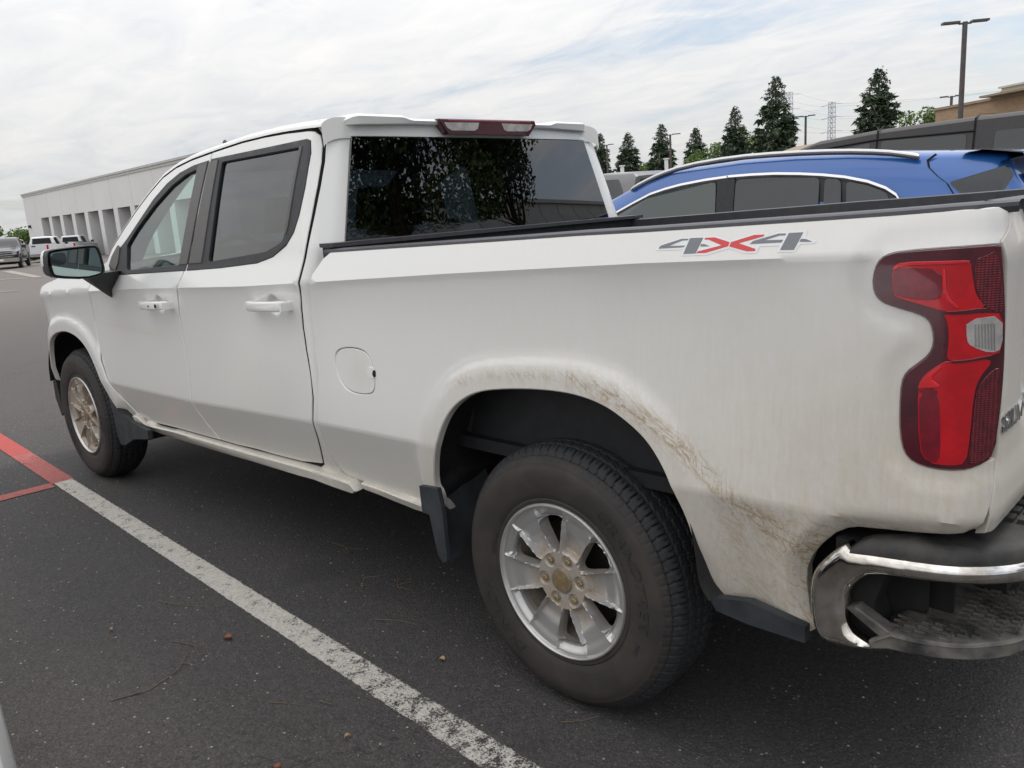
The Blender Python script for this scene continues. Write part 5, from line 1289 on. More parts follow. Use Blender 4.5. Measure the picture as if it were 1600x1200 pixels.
# ------------------------------------------------------------------ other vehicles
class Loft:
    def __init__(s, st, x0): s.st = [tuple([r[0]-x0])+tuple(r[1:]) for r in st]; s.X = [r[0] for r in s.st]
    def g(s, x, k): return float(np.interp(x, s.X, [r[k] for r in s.st]))
    def side(s, x, z):            # half width of the side at height z
        w, zb, zt, wt = s.g(x, 1), s.g(x, 3), s.g(x, 4), s.g(x, 5)
        if z <= zb: return w*(.985 if z > .5 else .97)
        t = min(1, (z-zb)/max(.02, zt-.035-zb)); return w*.96+(wt-w*.96)*t
    def mesh(s, n=3):
        xs_ = []
        for i in range(len(s.X)-1): xs_ += list(np.linspace(s.X[i], s.X[i+1], n+1)[:-1])
        xs_.append(s.X[-1]); V = []; F = []
        for x in xs_:
            w, zl, zb, zt, wt = [s.g(x, k) for k in (1, 2, 3, 4, 5)]
            h = [(0, zl), (.80*w, zl), (.955*w, zl+.05), (.985*w, zl+.18*(zb-zl)), (w, zl+.5*(zb-zl)), (.992*w, zl+.82*(zb-zl)), (.96*w, zb)]
            h += [(.96*w+(wt-.96*w)*t, zb+(zt-.035-zb)*t) for t in (.25, .5, .75)]
            h += [(wt, zt-.035), (wt-.03, zt-.012), (wt-.09, zt), (wt*.5, zt+.012), (0, zt+.018)]
            full = h+[(-a, b) for a, b in reversed(h[1:-1])]; m_ = len(full); V += [(x, -a, b) for a, b in full]
        for i in range(len(xs_)-1):
            for k in range(m_): F.append((i*m_+k, (i+1)*m_+k, (i+1)*m_+(k+1) % m_, i*m_+(k+1) % m_))
        F.append(tuple(range(m_))); F.append(tuple(reversed(range((len(xs_)-1)*m_, len(xs_)*m_))))
        return V, F
    def patch(s, poly, off, sgn, r=.03):
        L = roundc(poly, r, 3); V = [(x, sgn*(-s.side(x, z)-off), z) for x, z in L]; f = tuple(range(len(V)))
        return V, [f if area(L)*sgn > 0 else tuple(reversed(f))]
def put_wheels(root, L, xs_, r, w_in=.0, rim='silver'):
    for x in xs_:
        for sg in (1, -1):
            hw = L.g(x, 1); V = []; n = 20
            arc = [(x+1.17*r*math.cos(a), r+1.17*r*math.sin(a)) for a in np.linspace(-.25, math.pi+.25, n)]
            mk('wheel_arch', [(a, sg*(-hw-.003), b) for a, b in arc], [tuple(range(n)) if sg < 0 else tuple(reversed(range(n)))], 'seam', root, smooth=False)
            y0 = -hw-.012
            tp = [(r*.66, y0), (r*.80, y0-.008), (r*.95, y0), (r, y0+.03), (r, y0+.2), (r*.9, y0+.22)]
            t = MB().lathe([(a, b) for a, b in tp], 28, (x, 0, r)); t.v = [(p[0], sg*p[1], p[2]) for p in t.v]; wh = t.build('wheel', 'tyre', root, attrs={'wall': [.3]*len(t.v)})
            q = MB().lathe([(0, y0+.01), (r*.2, y0+.008), (r*.6, y0+.018), (r*.66, y0+.0)], 24, (x, 0, r)); q.v = [(p[0], sg*p[1], p[2]) for p in q.v]; q.build('rim', rim, wh)
            sp = MB()
            for k in range(5):
                a = k*2*math.pi/5+.3; p0 = (x+.1*r*math.cos(a), r+.1*r*math.sin(a)); px_, pz_ = -math.sin(a)*r*.09, math.cos(a)*r*.09
                b0 = [(x+r*.25*math.cos(a-.25), r+r*.25*math.sin(a-.25)), (x+r*.62*math.cos(a-.18), r+r*.62*math.sin(a-.18)), (x+r*.62*math.cos(a+.18), r+r*.62*math.sin(a+.18)), (x+r*.25*math.cos(a+.25), r+r*.25*math.sin(a+.25))]
                k_ = [(x+r*.58*math.cos(a+.63+j), r+r*.58*math.sin(a+.63+j)) for j in (-.3, 0, .3)]+[(x+r*.24*math.cos(a+.63), r+r*.24*math.sin(a+.63))]
                sp.add([(u, sg*(y0+.004), v) for u, v in k_], [(0, 1, 2, 3) if sg < 0 else (3, 2, 1, 0)])
            sp.build('rim_opening', 'seam', wh, smooth=False)
def boxes(root, name, m, L, **k):
    mb = MB()
    for a, b in L: mb.box(a, b)
    return mb.build(name, m, root, smooth=False, **k)
def windows(root, L, W_, m='glass_dark', off=.004):
    for poly in W_:
        for sg in (1, -1):
            V, F = L.patch(poly, off, sg); mk('window', V, F, m, root, smooth=False)
def ribbon_side(root, L, pts, w, m, name, off=.008, sides=(1, -1)):
    for sg in sides:
        V = []; n = len(pts)
        for (x, z) in pts: V += [(x, sg*(-L.side(x, z)-off), z+w/2), (x, sg*(-L.side(x, z)-off-.006), z), (x, sg*(-L.side(x, z)-off), z-w/2)]
        F = []
        for i in range(n-1):
            for k in range(2):
                f = (i*3+k, (i+1)*3+k, (i+1)*3+k+1, i*3+k+1); F.append(f if sg < 0 else tuple(reversed(f)))
        mk(name, V, F, m, root)
# ---- blue SUV in the next bay
bx = -1.75
st = [(-4.05,.62,.38,.62,.68,.45),(-3.98,.78,.28,.76,.84,.62),(-3.80,.87,.22,.87,.94,.72),(-3.40,.91,.20,.95,1.01,.76),(-2.90,.92,.20,1.0,1.06,.79),(-2.45,.92,.20,1.01,1.27,.75),(-2.17,.92,.20,1.02,1.458,.745),(-1.88,.92,.20,1.03,1.568,.745),(-1.66,.92,.20,1.03,1.618,.745),(-1.43,.92,.20,1.03,1.628,.745),(-1.15,.92,.20,1.03,1.642,.745),(-.80,.92,.20,1.03,1.638,.745),(-.47,.92,.20,1.04,1.622,.74),(-.20,.915,.20,1.05,1.600,.73),(.05,.91,.20,1.06,1.581,.715),(.30,.90,.22,1.07,1.560,.68),(.36,.895,.24,1.07,1.44,.69),(.52,.885,.26,1.06,1.20,.74),(.60,.86,.30,1.0,1.06,.74),(.66,.80,.40,.85,.90,.66)]
Ls = Loft(st, bx)
suv = thing('suv', 'blue SUV with silver roof rails and bright window trim, parked beyond the white pickup bed', 'SUV', (bx, 3.98, 0))
V, F = Ls.mesh(4); sb = mk('body', V, F, 'blue', suv, ang=50)
S_ = lambda L: [(x-bx, z) for x, z in L]
windows(suv, Ls, [S_([(-2.48,1.05),(-2.27,1.20),(-2.10,1.335),(-1.94,1.40),(-1.80,1.455),(-1.56,1.502),(-1.20,1.53),(-.90,1.525),(-.61,1.497),(-.35,1.443),(-.25,1.40),(-.175,1.35),(-.16,1.30),(-.25,1.10),(-.5,1.05)])], 'black_trim', .009)
windows(suv, Ls, [S_([(-2.42,1.07),(-2.08,1.335),(-1.80,1.450),(-1.56,1.492),(-1.30,1.517),(-1.26,1.07)])], 'suv_glass', .015)
windows(suv, Ls, [
                  S_([(-1.14,1.07),(-1.16,1.520),(-.90,1.518),(-.625,1.497),(-.60,1.07)])], 'glass_dark', .015)
windows(suv, Ls, [S_([(-.565,1.08),(-.595,1.492),(-.50,1.477),(-.455,1.08)]), S_([(-.425,1.12),(-.47,1.468),(-.34,1.433),(-.235,1.385),(-.22,1.33),(-.30,1.16)])], 'glass_dark', .015)
windows(suv, Ls, [S_([(-1.255,1.05),(-1.29,1.530),(-1.165,1.535),(-1.145,1.05)])], 'black_trim', .018)
ribbon_side(suv, Ls, S_([(-2.45,1.06),(-2.25,1.22),(-2.10,1.345),(-1.94,1.41),(-1.80,1.463),(-1.68,1.49),(-1.56,1.510),(-1.38,1.528),(-1.20,1.538),(-1.05,1.538),(-.90,1.533),(-.75,1.521),(-.61,1.505),(-.48,1.484),(-.35,1.451),(-.25,1.410),(-.19,1.37),(-.155,1.32)]), .028, 'bright', 'window_trim', .014)
ribbon_side(suv, Ls, S_([(-1.225,1.545),(-1.20,1.525)]), .012, 'seam', 'trim_joint', .016)
for yy in (-1, 1):       # roof rails
    pts = [(-1.98,1.512),(-1.90,1.548),(-1.75,1.598),(-1.55,1.640),(-1.20,1.664),(-.85,1.659),(-.52,1.641),(-.28,1.615),(-.16,1.590),(-.10,1.575)]
    mb = MB(); mb.tube([(x-bx, yy*(.745 if x > -1.9 else .748), z-.004) for x, z in chaikin(pts, 1)], [.008]+[.0125]*(len(chaikin(pts, 1))-2)+[.008], 8)
    rr_ = mb.build('roof_rail', 'rail_silver', suv)
    mb = MB(); mb.tube([(x-bx, yy*.738, z-.016) for x, z in chaikin(pts, 1)], .009, 8); mb.build('rail_base', 'pole', rr_)
boxes(suv, 'panel_line', 'seam', [])if False else None
# tailgate shut line, spoiler, rear glass
for sg in (1, -1):
    V = []; pl = [(-.02,1.575),(-.06,1.545),(-.05,1.510),(.0,1.46),(.05,1.42),(.09,1.36)]
    for x, z in pl: y = Ls.side(x-bx, z)+.005; V += [(x-bx-.004, -sg*y, z+.004), (x-bx+.008, -sg*y, z-.003)]
    mk('tailgate_line', V, [(2*i, 2*i+1, 2*i+3, 2*i+2) for i in range(len(pl)-1)], 'seam', suv, smooth=False)
    V, F = Ls.patch(S_([(.06,1.425),(.315,1.495),(.345,1.44),(.30,1.33),(.16,1.33)]), .006, sg, .015); mk('rear_side_glass', V, F, 'glass_dark', suv, smooth=False)
V = []; F = []
for i, y in enumerate(np.linspace(-.725, .725, 13)):
    e = 1-(abs(y)/.725)**4*.35; V += [(.10-bx, y, 1.588), (.22-bx, y, 1.577), (.30+.13*e-bx, y, 1.548), (.31+.13*e-bx, y, 1.534), (.28-bx, y, 1.512)]
for i in range(12):
    for k in range(4): F.append((i*5+k, i*5+k+1, (i+1)*5+k+1, (i+1)*5+k))
mk('spoiler', V, F, 'black_paint', suv, ang=40)
mk('rear_glass', [(.372-bx,-.62,1.46),(.372-bx,.62,1.46),(.525-bx,.66,1.20),(.525-bx,-.66,1.20)], [(3, 2, 1, 0)], 'glass_dark', suv, smooth=False)
mk('windscreen', [(-2.88-bx,-.74,1.075),(-2.88-bx,.74,1.075),(-2.12-bx,.66,1.462),(-2.12-bx,-.66,1.462)], [(3, 2, 1, 0)], 'glass_dark', suv, smooth=False)
for y in (-.82, .62): boxes(suv, 'tail_lamp', 'red', [((.55-bx,y,.90),(.63-bx,y+.2,1.03))])
put_wheels(suv, Ls, [-3.15-bx, -.35-bx], .34)
# ---- boxy dark off-roader beyond the SUV
jx = -1.3
st = [(-3.75,.60,.55,1.0,1.06,.5),(-3.70,.80,.50,1.05,1.12,.66),(-2.45,.84,.45,1.10,1.16,.74),(-2.35,.90,.42,1.12,1.20,.74),(-2.05,.90,.42,1.15,1.72,.72),(-1.95,.90,.42,1.15,1.790,.725),(-1.78,.90,.42,1.15,1.838,.73),(-1.27,.90,.42,1.15,1.880,.735),(-.53,.90,.42,1.15,1.903,.735),(.10,.90,.42,1.15,1.910,.735),(1.12,.90,.42,1.15,1.905,.735),(1.20,.88,.45,1.15,1.80,.72),(1.30,.85,.5,1.05,1.10,.8)]
Lj = Loft(st, jx)
jp = thing('offroad_wagon', 'boxy dark grey off-road wagon with matte hardtop standing behind the blue SUV', 'off-roader', (jx, 6.50, 0))
V, F = Lj.mesh(4); mk('body', V, F, 'softtop', jp, ang=35)
S_ = lambda L: [(x-jx, z) for x, z in L]
windows(jp, Lj, [S_([(-1.98,1.22),(-1.93,1.66),(-1.80,1.735),(-1.30,1.775),(-1.29,1.22)]), S_([(-1.20,1.22),(-1.21,1.782),(-.56,1.772),(-.55,1.22)]), S_([(-.36,1.26),(-.36,1.775),(.55,1.775),(.60,1.26)])])
ribbon_side(jp, Lj, S_([(-1.97,1.70),(-1.80,1.755),(-1.25,1.795),(-.50,1.79)]), .014, 'seam', 'drip_rail')
for x, za in ((-1.245, 1.6), (-.505, 1.16)):
    V = []
    for (y, z) in ((.745, za), (.742, 1.80), (.740, 1.868 if x < -1 else 1.888), (.60, 1.912 if x < -1 else 1.926), (0, 1.925 if x < -1 else 1.938)): 
        yy = -(Lj.side(x-jx, z)+.005) if z < 1.86 else -y; V += [(x-jx-.007, yy, z), (x-jx+.007, yy, z)]
    mk('roof_joint', V, [(2*i, 2*i+1, 2*i+3, 2*i+2) for i in range(4)], 'seam', jp, smooth=False)
mk('windscreen', [(-2.30-jx,-.68,1.22),(-2.30-jx,.68,1.22),(-2.085-jx,.65,1.70),(-2.085-jx,-.65,1.70)], [(3, 2, 1, 0)], 'glass_dark', jp, smooth=False)
mb = MB().lathe([(0,0),(.2,0),(.36,.02),(.38,.08),(.37,.2)], 28); mb.v = [(2.62+.0+(.2-p[1]), p[0], .95+p[2]) for p in mb.v]; mb.build('spare_wheel', 'tyre', jp, attrs={'wall': [0.]*len(mb.v)})
for y in (-.80, .68): boxes(jp, 'tail_lamp', 'red', [((1.22-jx,y,.98),(1.29-jx,y+.12,1.12))])
put_wheels(jp, Lj, [-3.05-jx, .45-jx], .42)
# ---- generic pickup (front towards -x, base at its middle)
def pickup(label, paint, loc, rz, name='pickup_truck', group=None):
    st = [(-2.9,.70,.45,.80,.86,.5),(-2.85,.90,.40,.98,1.06,.7),(-2.6,.97,.35,1.05,1.13,.78),(-1.65,.99,.35,1.12,1.18,.82),(-1.45,.99,.35,1.15,1.24,.80),(-.85,.99,.35,1.17,1.76,.72),(-.6,.99,.35,1.18,1.84,.72),(.2,.99,.35,1.20,1.86,.72),(.78,.99,.35,1.22,1.84,.72),(.86,.99,.35,1.22,1.78,.73)]
    L = Loft(st, 0); o = thing(name, label, 'pickup truck', loc, rz, group)
    V, F = L.mesh(3); mk('body', V, F, paint, o, ang=45)
    windows(o, L, [[(-1.35,1.25),(-.85,1.66),(-.62,1.74),(-.22,1.76),(-.20,1.25)], [(-.10,1.25),(-.12,1.765),(.55,1.75),(.68,1.55),(.66,1.32),(.60,1.25)]])
    mk('windscreen', [(-1.43,-.74,1.27),(-1.43,.74,1.27),(-.86,.66,1.745),(-.86,-.66,1.745)], [(3, 2, 1, 0)], 'glass_dark', o, smooth=False)
    mk('rear_window', [(.885,-.68,1.30),(.885,.68,1.30),(.868,.60,1.74),(.868,-.60,1.74)], [(0, 1, 2, 3)], 'glass_dark', o, smooth=False)
    mb = MB(); 
    for sg in (1, -1):
        y0, y1 = sorted((sg*.99, sg*.87)); mb.box((.90, y0, .48), (2.72, y1, 1.33))
    mb.box((.90, -.87, .75), (.97, .87, 1.33)); mb.box((.97, -.87, .70), (2.70, .87, .76)); mb.build('bed', paint, o, smooth=False)
    boxes(o, 'bed_rail', 'rail', [((.90,-.995,1.331),(2.72,-.86,1.35)), ((.90,.86,1.331),(2.72,.995,1.35))])
    tg_ = boxes(o, 'tailgate', paint, [((2.72,-.86,.62),(2.79,.86,1.34))])
    boxes(tg_, 'handle', 'black_trim', [((2.785,-.13,1.16),(2.80,.13,1.24))])
    boxes(o, 'rear_bumper', 'chrome', [((2.72,-.95,.44),(2.92,.95,.60))])
    for y in (-.985, .865): boxes(o, 'taillight', 'red', [((2.70,y,.86),(2.80,y+.12,1.25))])
    boxes(o, 'underbody', 'under', [((-2.7,-.7,.28),(2.7,.7,.50))])
    g = boxes(o, 'grille', 'black_trim', [((-2.93,-.62,.70),(-2.86,.62,1.04))])
    boxes(g, 'grille_bar', 'bright', [((-2.95,-.62,.96),(-2.93,.62,1.0)), ((-2.95,-.62,.84),(-2.93,.62,.88)), ((-2.95,-.62,.73),(-2.93,.62,.76))])
    for y in (-.88, .62): boxes(o, 'headlight', 'clearlens', [((-2.91,y,.84),(-2.80,y+.26,1.02))])
    fb = boxes(o, 'front_bumper', 'chrome', [((-3.02,-.95,.44),(-2.85,.95,.66))])
    boxes(fb, 'number_plate', 'white_decal', [((-3.03,-.16,.50),(-3.02,.16,.62))])
    for sg in (1, -1):
        y0, y1 = sorted((sg*1.0, sg*1.22)); boxes(o, 'door_mirror', 'black_trim', [((-1.12,y0,1.20),(-1.02,y1,1.38))])
    put_wheels(o, L, [-1.95, 1.78], .41)
    return o
def sedan(label, paint, loc, rz, name='car', cat='car', h=0., group=None):
    st = [(-2.35,.60,.35,.60,.66,.4),(-2.28,.80,.24,.70,.78,.6),(-2.05,.87,.20,.78,.86,.68),(-1.5,.90,.18,.86,.94,.74),(-1.0,.90,.18,.92,.99,.74),(-.3,.90,.18,.94,1.36+h,.62),(.0,.90,.18,.95,1.44+h,.60),(.6,.90,.18,.96,1.45+h,.60),(1.1,.90,.18,.97,1.36+h,.62),(1.65,.89,.20,.98,1.06+h*.8,.68),(2.1,.87,.22,.95,1.03,.70),(2.24,.83,.25,.86,.95,.66),(2.32,.74,.30,.66,.74,.56)]
    L = Loft(st, 0); o = thing(name, label, cat, loc, rz, group)
    V, F = L.mesh(5); mk('body', V, F, paint, o, ang=60)
    windows(o, L, [[(-.82,1.0),(-.28,1.28+h),(.02,1.37+h),(.30,1.38+h),(.32,1.0)], [(.40,1.0),(.38,1.38+h),(.85,1.35+h),(1.20,1.20+h),(1.30,1.02)]])
    mk('windscreen', [(-.97,-.66,1.02),(-.97,.66,1.02),(-.29,.55,1.38+h),(-.29,-.55,1.38+h)], [(3, 2, 1, 0)], 'glass_dark', o, smooth=False)
    mk('rear_window', [(1.63,-.62,1.10+h*.8),(1.63,.62,1.10+h*.8),(1.13,.55,1.385+h),(1.13,-.55,1.385+h)], [(0, 1, 2, 3)], 'glass_dark', o, smooth=False)
    for y in (-.80, .54): boxes(o, 'tail_lamp', 'red', [((2.17,y,.76),(2.27,y+.26,.88))])
    for y in (-.80, .54): boxes(o, 'headlight', 'clearlens', [((-2.30,y,.58),(-2.14,y+.26,.70))])
    boxes(o, 'grille', 'black_trim', [((-2.36,-.38,.42),(-2.28,.38,.62))])
    put_wheels(o, L, [-1.42, 1.38], .33)
    return o
grey = pickup('grey pickup cab seen between the white cab and the blue SUV roof', 'greypaint', (-7.02, 9.95, 0), 0)
sedan('dark car whose roof just shows behind the grey pickup cab', 'black_paint', (-10.6, 13.9, gz(-10,13)), 0, h=.28, name='car')
wp = (-67.3, 19.3); pickup('distant white pickup with red taillights parked before the grey building, tailgate towards us', 'white_car', (*wp, gz(*wp)), R(-34))
wp = (-76.2, 24.3); pickup('white pickup whose tailgate top shows just above the big black door mirror', 'white_car', (*wp, gz(*wp)), R(-38), group=None)
wp = (-57.2, 13.9); pickup('dark pickup with bright grille facing us at the left edge of the picture', 'black_paint', (*wp, gz(*wp)), R(180-22))
wp = (-91.5, 22.6); sedan('white car with long windows, left one of the pair behind the dark pickup', 'white_car', (*wp, gz(*wp)), R(-60), h=.30)
wp = (-85.5, 22.2); sedan('tall white car parked between the white pickup and the leftmost white car', 'white_car', (*wp, gz(*wp)), R(-50), h=.45)
wp = (-77.8, 20.6); sedan('small red car partly hidden behind the distant white pickup', 'redpaint', (*wp, gz(*wp)), R(-20), h=-.1)
nb = sedan('white car in the near bay, only its rounded corner showing at the bottom left', 'white_car', (-2.10, -2.188, 0), 0)
# ------------------------------------------------------------------ buildings
AX, AY, BX_, BY_ = -102.48, 28.45, -54.99, 25.02
dirn = np.array([BX_-AX, BY_-AY]); LL = np.hypot(*dirn); dirn /= LL; ang_b = math.atan2(dirn[1], dirn[0])
g0 = -.62
bd = thing('service_building', 'long pale grey flat-roofed building with a row of tall recessed service doors', 'building', (AX, AY, 0), ang_b)
s0 = 0.; s1 = 55.; H = 6.05; HT = 3.40
bays = [(6.5+k*4.28, 6.5+k*4.28+3.2) for k in range(12)]; bays = [b for b in bays if b[1] < s1-1]
mb = MB(); mb.box((s0, 0, HT), (s1, .30, H))
edges = [s0]+[e for b in bays for e in b]+[s1]
for i in range(0, len(edges), 2): mb.box((edges[i], 0, g0), (edges[i+1], 2.1, HT-.003))
mb.box((s0, .30, g0), (s0+.3, 20, H)); mb.box((s1-.3, .30, g0), (s1, 20, H)); mb.box((s0+.3, 19.7, g0), (s1-.3, 20, H)); mb.box((s0+.3, .30, H-.5), (s1-.3, 19.7, H-.3))
mb.build('wall', 'stucco', bd, smooth=False)
mb = MB(); mb.box((s0-.12, -.14, H), (s1+.12, .45, H+.16)); mb.box((s0-.06, -.07, H-.20), (s1+.06, -.003, H-.002)); mb.build('parapet_cap', 'parapet', bd, smooth=False)
for k in range(0, 12):
    x = s0+5+k*5.2
    if x < s1: MB().box((x, -.006, HT+.02), (x+.04, -.001, H-.22)).build('panel_joint', 'parapet', bd, smooth=False)
for i, (a, b) in enumerate(bays):
    op = 1 if i in (3, 4) else 0
    top = g0+(2.3 if op else 0)
    if i == 0:
        f = boxes(bd, 'window', 'glass_dark', [((a,1.6,g0+.2),(b,1.65,HT-.004))]); boxes(f, 'frame', 'parapet', [((a+1.1,1.55,g0+.2),(a+1.22,1.6,HT-.1)), ((a+2.3,1.55,g0+.2),(a+2.42,1.6,HT-.1)), ((a,1.55,g0+1.9),(b,1.6,g0+2.0))]); continue
    d = boxes(bd, 'service_door', 'door_grey', [((a,1.6,top),(b,1.66,HT-.004))])
    if op: boxes(bd, 'doorway_shade_sheet', 'doorway_shade', [((a+.01,1.9,g0),(b-.01,1.95,top))])  # near-black sheet across the doorway, its colour standing in for the unlit inside
    mb = MB()
    for k in range(1, 5):
        z = top+(HT-top)*k/5; mb.box((a, 1.585, z), (b, 1.6, z+.04))
    mb.build('door_rib', 'parapet', d, smooth=False)
boxes(bd, 'wall_lamp', 'black_trim', [((s0+1.2,-.25,g0+3.1),(s0+1.6,-.003,g0+3.4))])
# brick and cream building on the right
bb = thing('brick_building', 'tan brick building with a cream upper block at the right edge', 'building', (-19.18, 65.7, 0), math.atan2(60.77-65.7, -12.45+19.18))
mb = MB(); mb.box((0,0,-.3),(30,14,6.25)); mb.build('brick_wall', 'brick', bb, smooth=False)
boxes(bb, 'coping', 'tan_roof', [((-.15,-.15,6.25),(30.1,14.1,6.42))])
mb = MB(); mb.box((4.6,1.5,6.42),(28,13,7.10)); mb.build('upper_wall', 'cream', bb, smooth=False)
boxes(bb, 'upper_coping', 'parapet', [((4.45,1.35,7.10),(28.1,13.1,7.22))])
boxes(bb, 'canopy', 'tan_roof', [((5.6,-1.0,6.43),(26,1.3,6.56))])
c_ = boxes(bb, 'security_camera', 'white_decal', [((4.1,1.45,6.85),(4.6,1.55,6.95))])
# small house roof
hs = thing('house', 'low tan house whose hipped roof shows left of the dark off-roader', 'house', (-31.5, 70.0, 0), R(-35))
mb = MB(); mb.box((-4,-3,-.3),(6,4,3.6)); mb.build('wall', 'cream', hs, smooth=False)
mk('roof', [(-4.6,-3.6,3.6),(6.6,-3.6,3.6),(6.6,4.6,3.6),(-4.6,4.6,3.6),(-1.5,.5,5.0),(3.5,.5,5.0),(-4.6,-3.6,3.5),(6.6,-3.6,3.5),(6.6,4.6,3.5),(-4.6,4.6,3.5)], [(0,1,5,4),(1,2,5),(2,3,4,5),(3,0,4),(6,7,1,0),(7,8,2,1),(8,9,3,2),(9,6,0,3),(9,8,7,6)], 'tan_roof', hs, smooth=False)
tr = thing('low_building', 'low terracotta strip of a building under the row of conifers', 'building', (-43, 52, 0), R(38))
mb = MB(); mb.box((-8,0,-.4),(9,5,2.75)); mb.build('wall', 'terracotta', tr, smooth=False); boxes(tr, 'roof_edge', 'tan_roof', [((-8.2,-.2,2.75),(9.2,5.2,2.95))])
# tall pale panel building across the aisle, mirrored in the back window
fn = thing('panel_building', 'tall building of pale vertical panels, mirrored along the bottom of the back window', 'building', (24, 20, 0))
mb = MB(); mb.box((0,-15,-.3),(12,40,9.35)); mb.build('wall', 'panelwall', fn, smooth=False)
mb = MB()
for k in range(22): mb.box((-.006,-15+k*2.5,0),(-.001,-14.95+k*2.5,9.3))
tag(mb.build('panel_joint', 'seam', fn, smooth=False))
boxes(fn, 'coping', 'parapet', [((-.1,-15.1,9.35),(12.1,40.1,9.55))])
ws = thing('workshop_building', 'dark grey building across the near bays, mirrored low in the rear door window', 'building', (-12, -10.5, 0))
mb = MB(); mb.box((-48,-12,-.6),(0,0,6.6)); mb.build('wall', 'door_grey', ws, smooth=False); boxes(ws, 'parapet_cap', 'parapet', [((-48.1,-12.1,6.6),(.1,.1,6.8))])
# ------------------------------------------------------------------ trees
def two_mat(o, m2, share=.35):
    o.data.materials.append(MT[m2]); n = len(o.data.polygons); idx = (np.random.default_rng(3).random(n) < share).astype(np.int32); o.data.polygons.foreach_set('material_index', idx)
def conifer_mesh(seed, H=12., Wd=4.2, n=9000):
    r = np.random.default_rng(seed); V = []; F = []
    nb_ = 120
    for b_ in range(nb_):
        t = (b_+r.random())/nb_; z0 = H*(.06+.93*t); a0 = b_*2.4+r.normal()*.3
        L = Wd/2*(1-t)**.68*(.66+.50*r.random())*(1.0 if t > .1 else .85)+.14
        drop = -.22*L+r.normal()*.05; up_ = .10
        m_ = int(14+n/nb_*(L/(Wd/2))*1.1)
        for k in range(m_):
            s = r.random()**.62; w = (.16+.22*L)*(1-s*.6)
            px_ = s*L+r.normal()*.03; py_ = r.normal()*w*.55; pz_ = z0+drop*s*s*1.2+up_*s+r.normal()*.10
            x = px_*math.cos(a0)-py_*math.sin(a0); y = px_*math.sin(a0)+py_*math.cos(a0)
            sz = (.10+.13*r.random())*(1.2 if t < .8 else .7); d = r.normal(size=3); d /= np.linalg.norm(d); e = np.cross(d, r.normal(size=3)); e /= np.linalg.norm(e)
            d[2] -= .4; i0 = len(V); c = np.array([x, y, pz_]); V += [tuple(c-e*sz*.45), tuple(c+e*sz*.45), tuple(c+d*sz*1.5)]; F.append((i0, i0+1, i0+2))
    return V, F
CM = [conifer_mesh(s, n=17000 if s == 1 else 14000) for s in (1, 2, 3)]
def trunk(root, H, r0, limbs=(), m='bark'):
    mb = MB().tube([(0,0,-.6),(0.03,0,H*.3),(0,.02,H*.7),(0,0,H*.97)], [r0, r0*.8, r0*.4, r0*.08], 8)
    for p in limbs: mb.tube(p, [r0*.4, r0*.2, r0*.07], 6)
    return mb.build('trunk', m, root)
meshes = []
for i, (V, F) in enumerate(CM):
    meshes.append((V, F))
protos = [None]*3
tl_ = [(-91.07,119.09,13.03,30,145,0,'first conifer to the right of the white cab, beside a slim lamp post'),(-84.39,118.25,12.28,38,140,1,'second conifer of the row, with a short white post at its foot'),
       (-71.66,109.21,12.21,36,125,2,'third conifer of the row, a tall lamp post touching its right side'),(-67.78,112.75,11.34,37,125,0,'fourth conifer of the row, standing over the bright bushes'),
       (-53.31,98.45,11.92,43,105,1,'fifth conifer of the row, left neighbour of the tallest one'),(-40.16,82.96,12.84,57,85,2,'tallest dark conifer of the row, just left of the lattice tower'),
       (-30.46,85.14,12.31,64,80,0,'broad conifer standing alone to the right, above the dark off-roader')]
for (x, y, zt, wpx, D, k, lab) in tl_:
    g = gz(x, y)-.3; h = zt-g; w = wpx/1276*D*1.85
    o = thing('conifer', lab, 'tree', (x, y, g), k*1.3+x, 'conifers beyond the parking lot')
    if protos[k] is None:
        V, F = meshes[k]; cr_ = mk('crown', V, F, 'conifer', o, smooth=False); two_mat(cr_, 'conifer2'); tk = trunk(o, 12., .22); protos[k] = (cr_, tk)
    else:
        for q in protos[k]: c = q.copy(); COL.objects.link(c); c.parent = o
    o.scale = (w/4.2, w/4.2, h/12.)
def leafy_mesh(seed, n, Rr, Hh, lumps=9, leaf_=.13, z0=0.):
    r = np.random.default_rng(seed); V = []; F = []
    Lm = [(r.normal()*Rr*.42, r.normal()*Rr*.42, z0+Hh*(.25+.6*r.random()), Rr*(.32+.25*r.random())) for _ in range(lumps)]
    for k in range(n):
        cx1, cy1, cz1, rr = Lm[k % lumps]; d = r.normal(size=3); d /= np.linalg.norm(d); c = np.array([cx1, cy1, cz1])+d*rr*(r.random()**.35)*np.array([1, 1, .8])
        e = r.normal(size=3); e /= np.linalg.norm(e); f = np.cross(e, r.normal(size=3)); f /= np.linalg.norm(f); s = leaf_*(.6+.8*r.random()); i0 = len(V)
        V += [tuple(c-e*s), tuple(c+f*s*.5), tuple(c+e*s), tuple(c-f*s*.5)]; F.append((i0, i0+1, i0+2, i0+3))
    return V, F, Lm
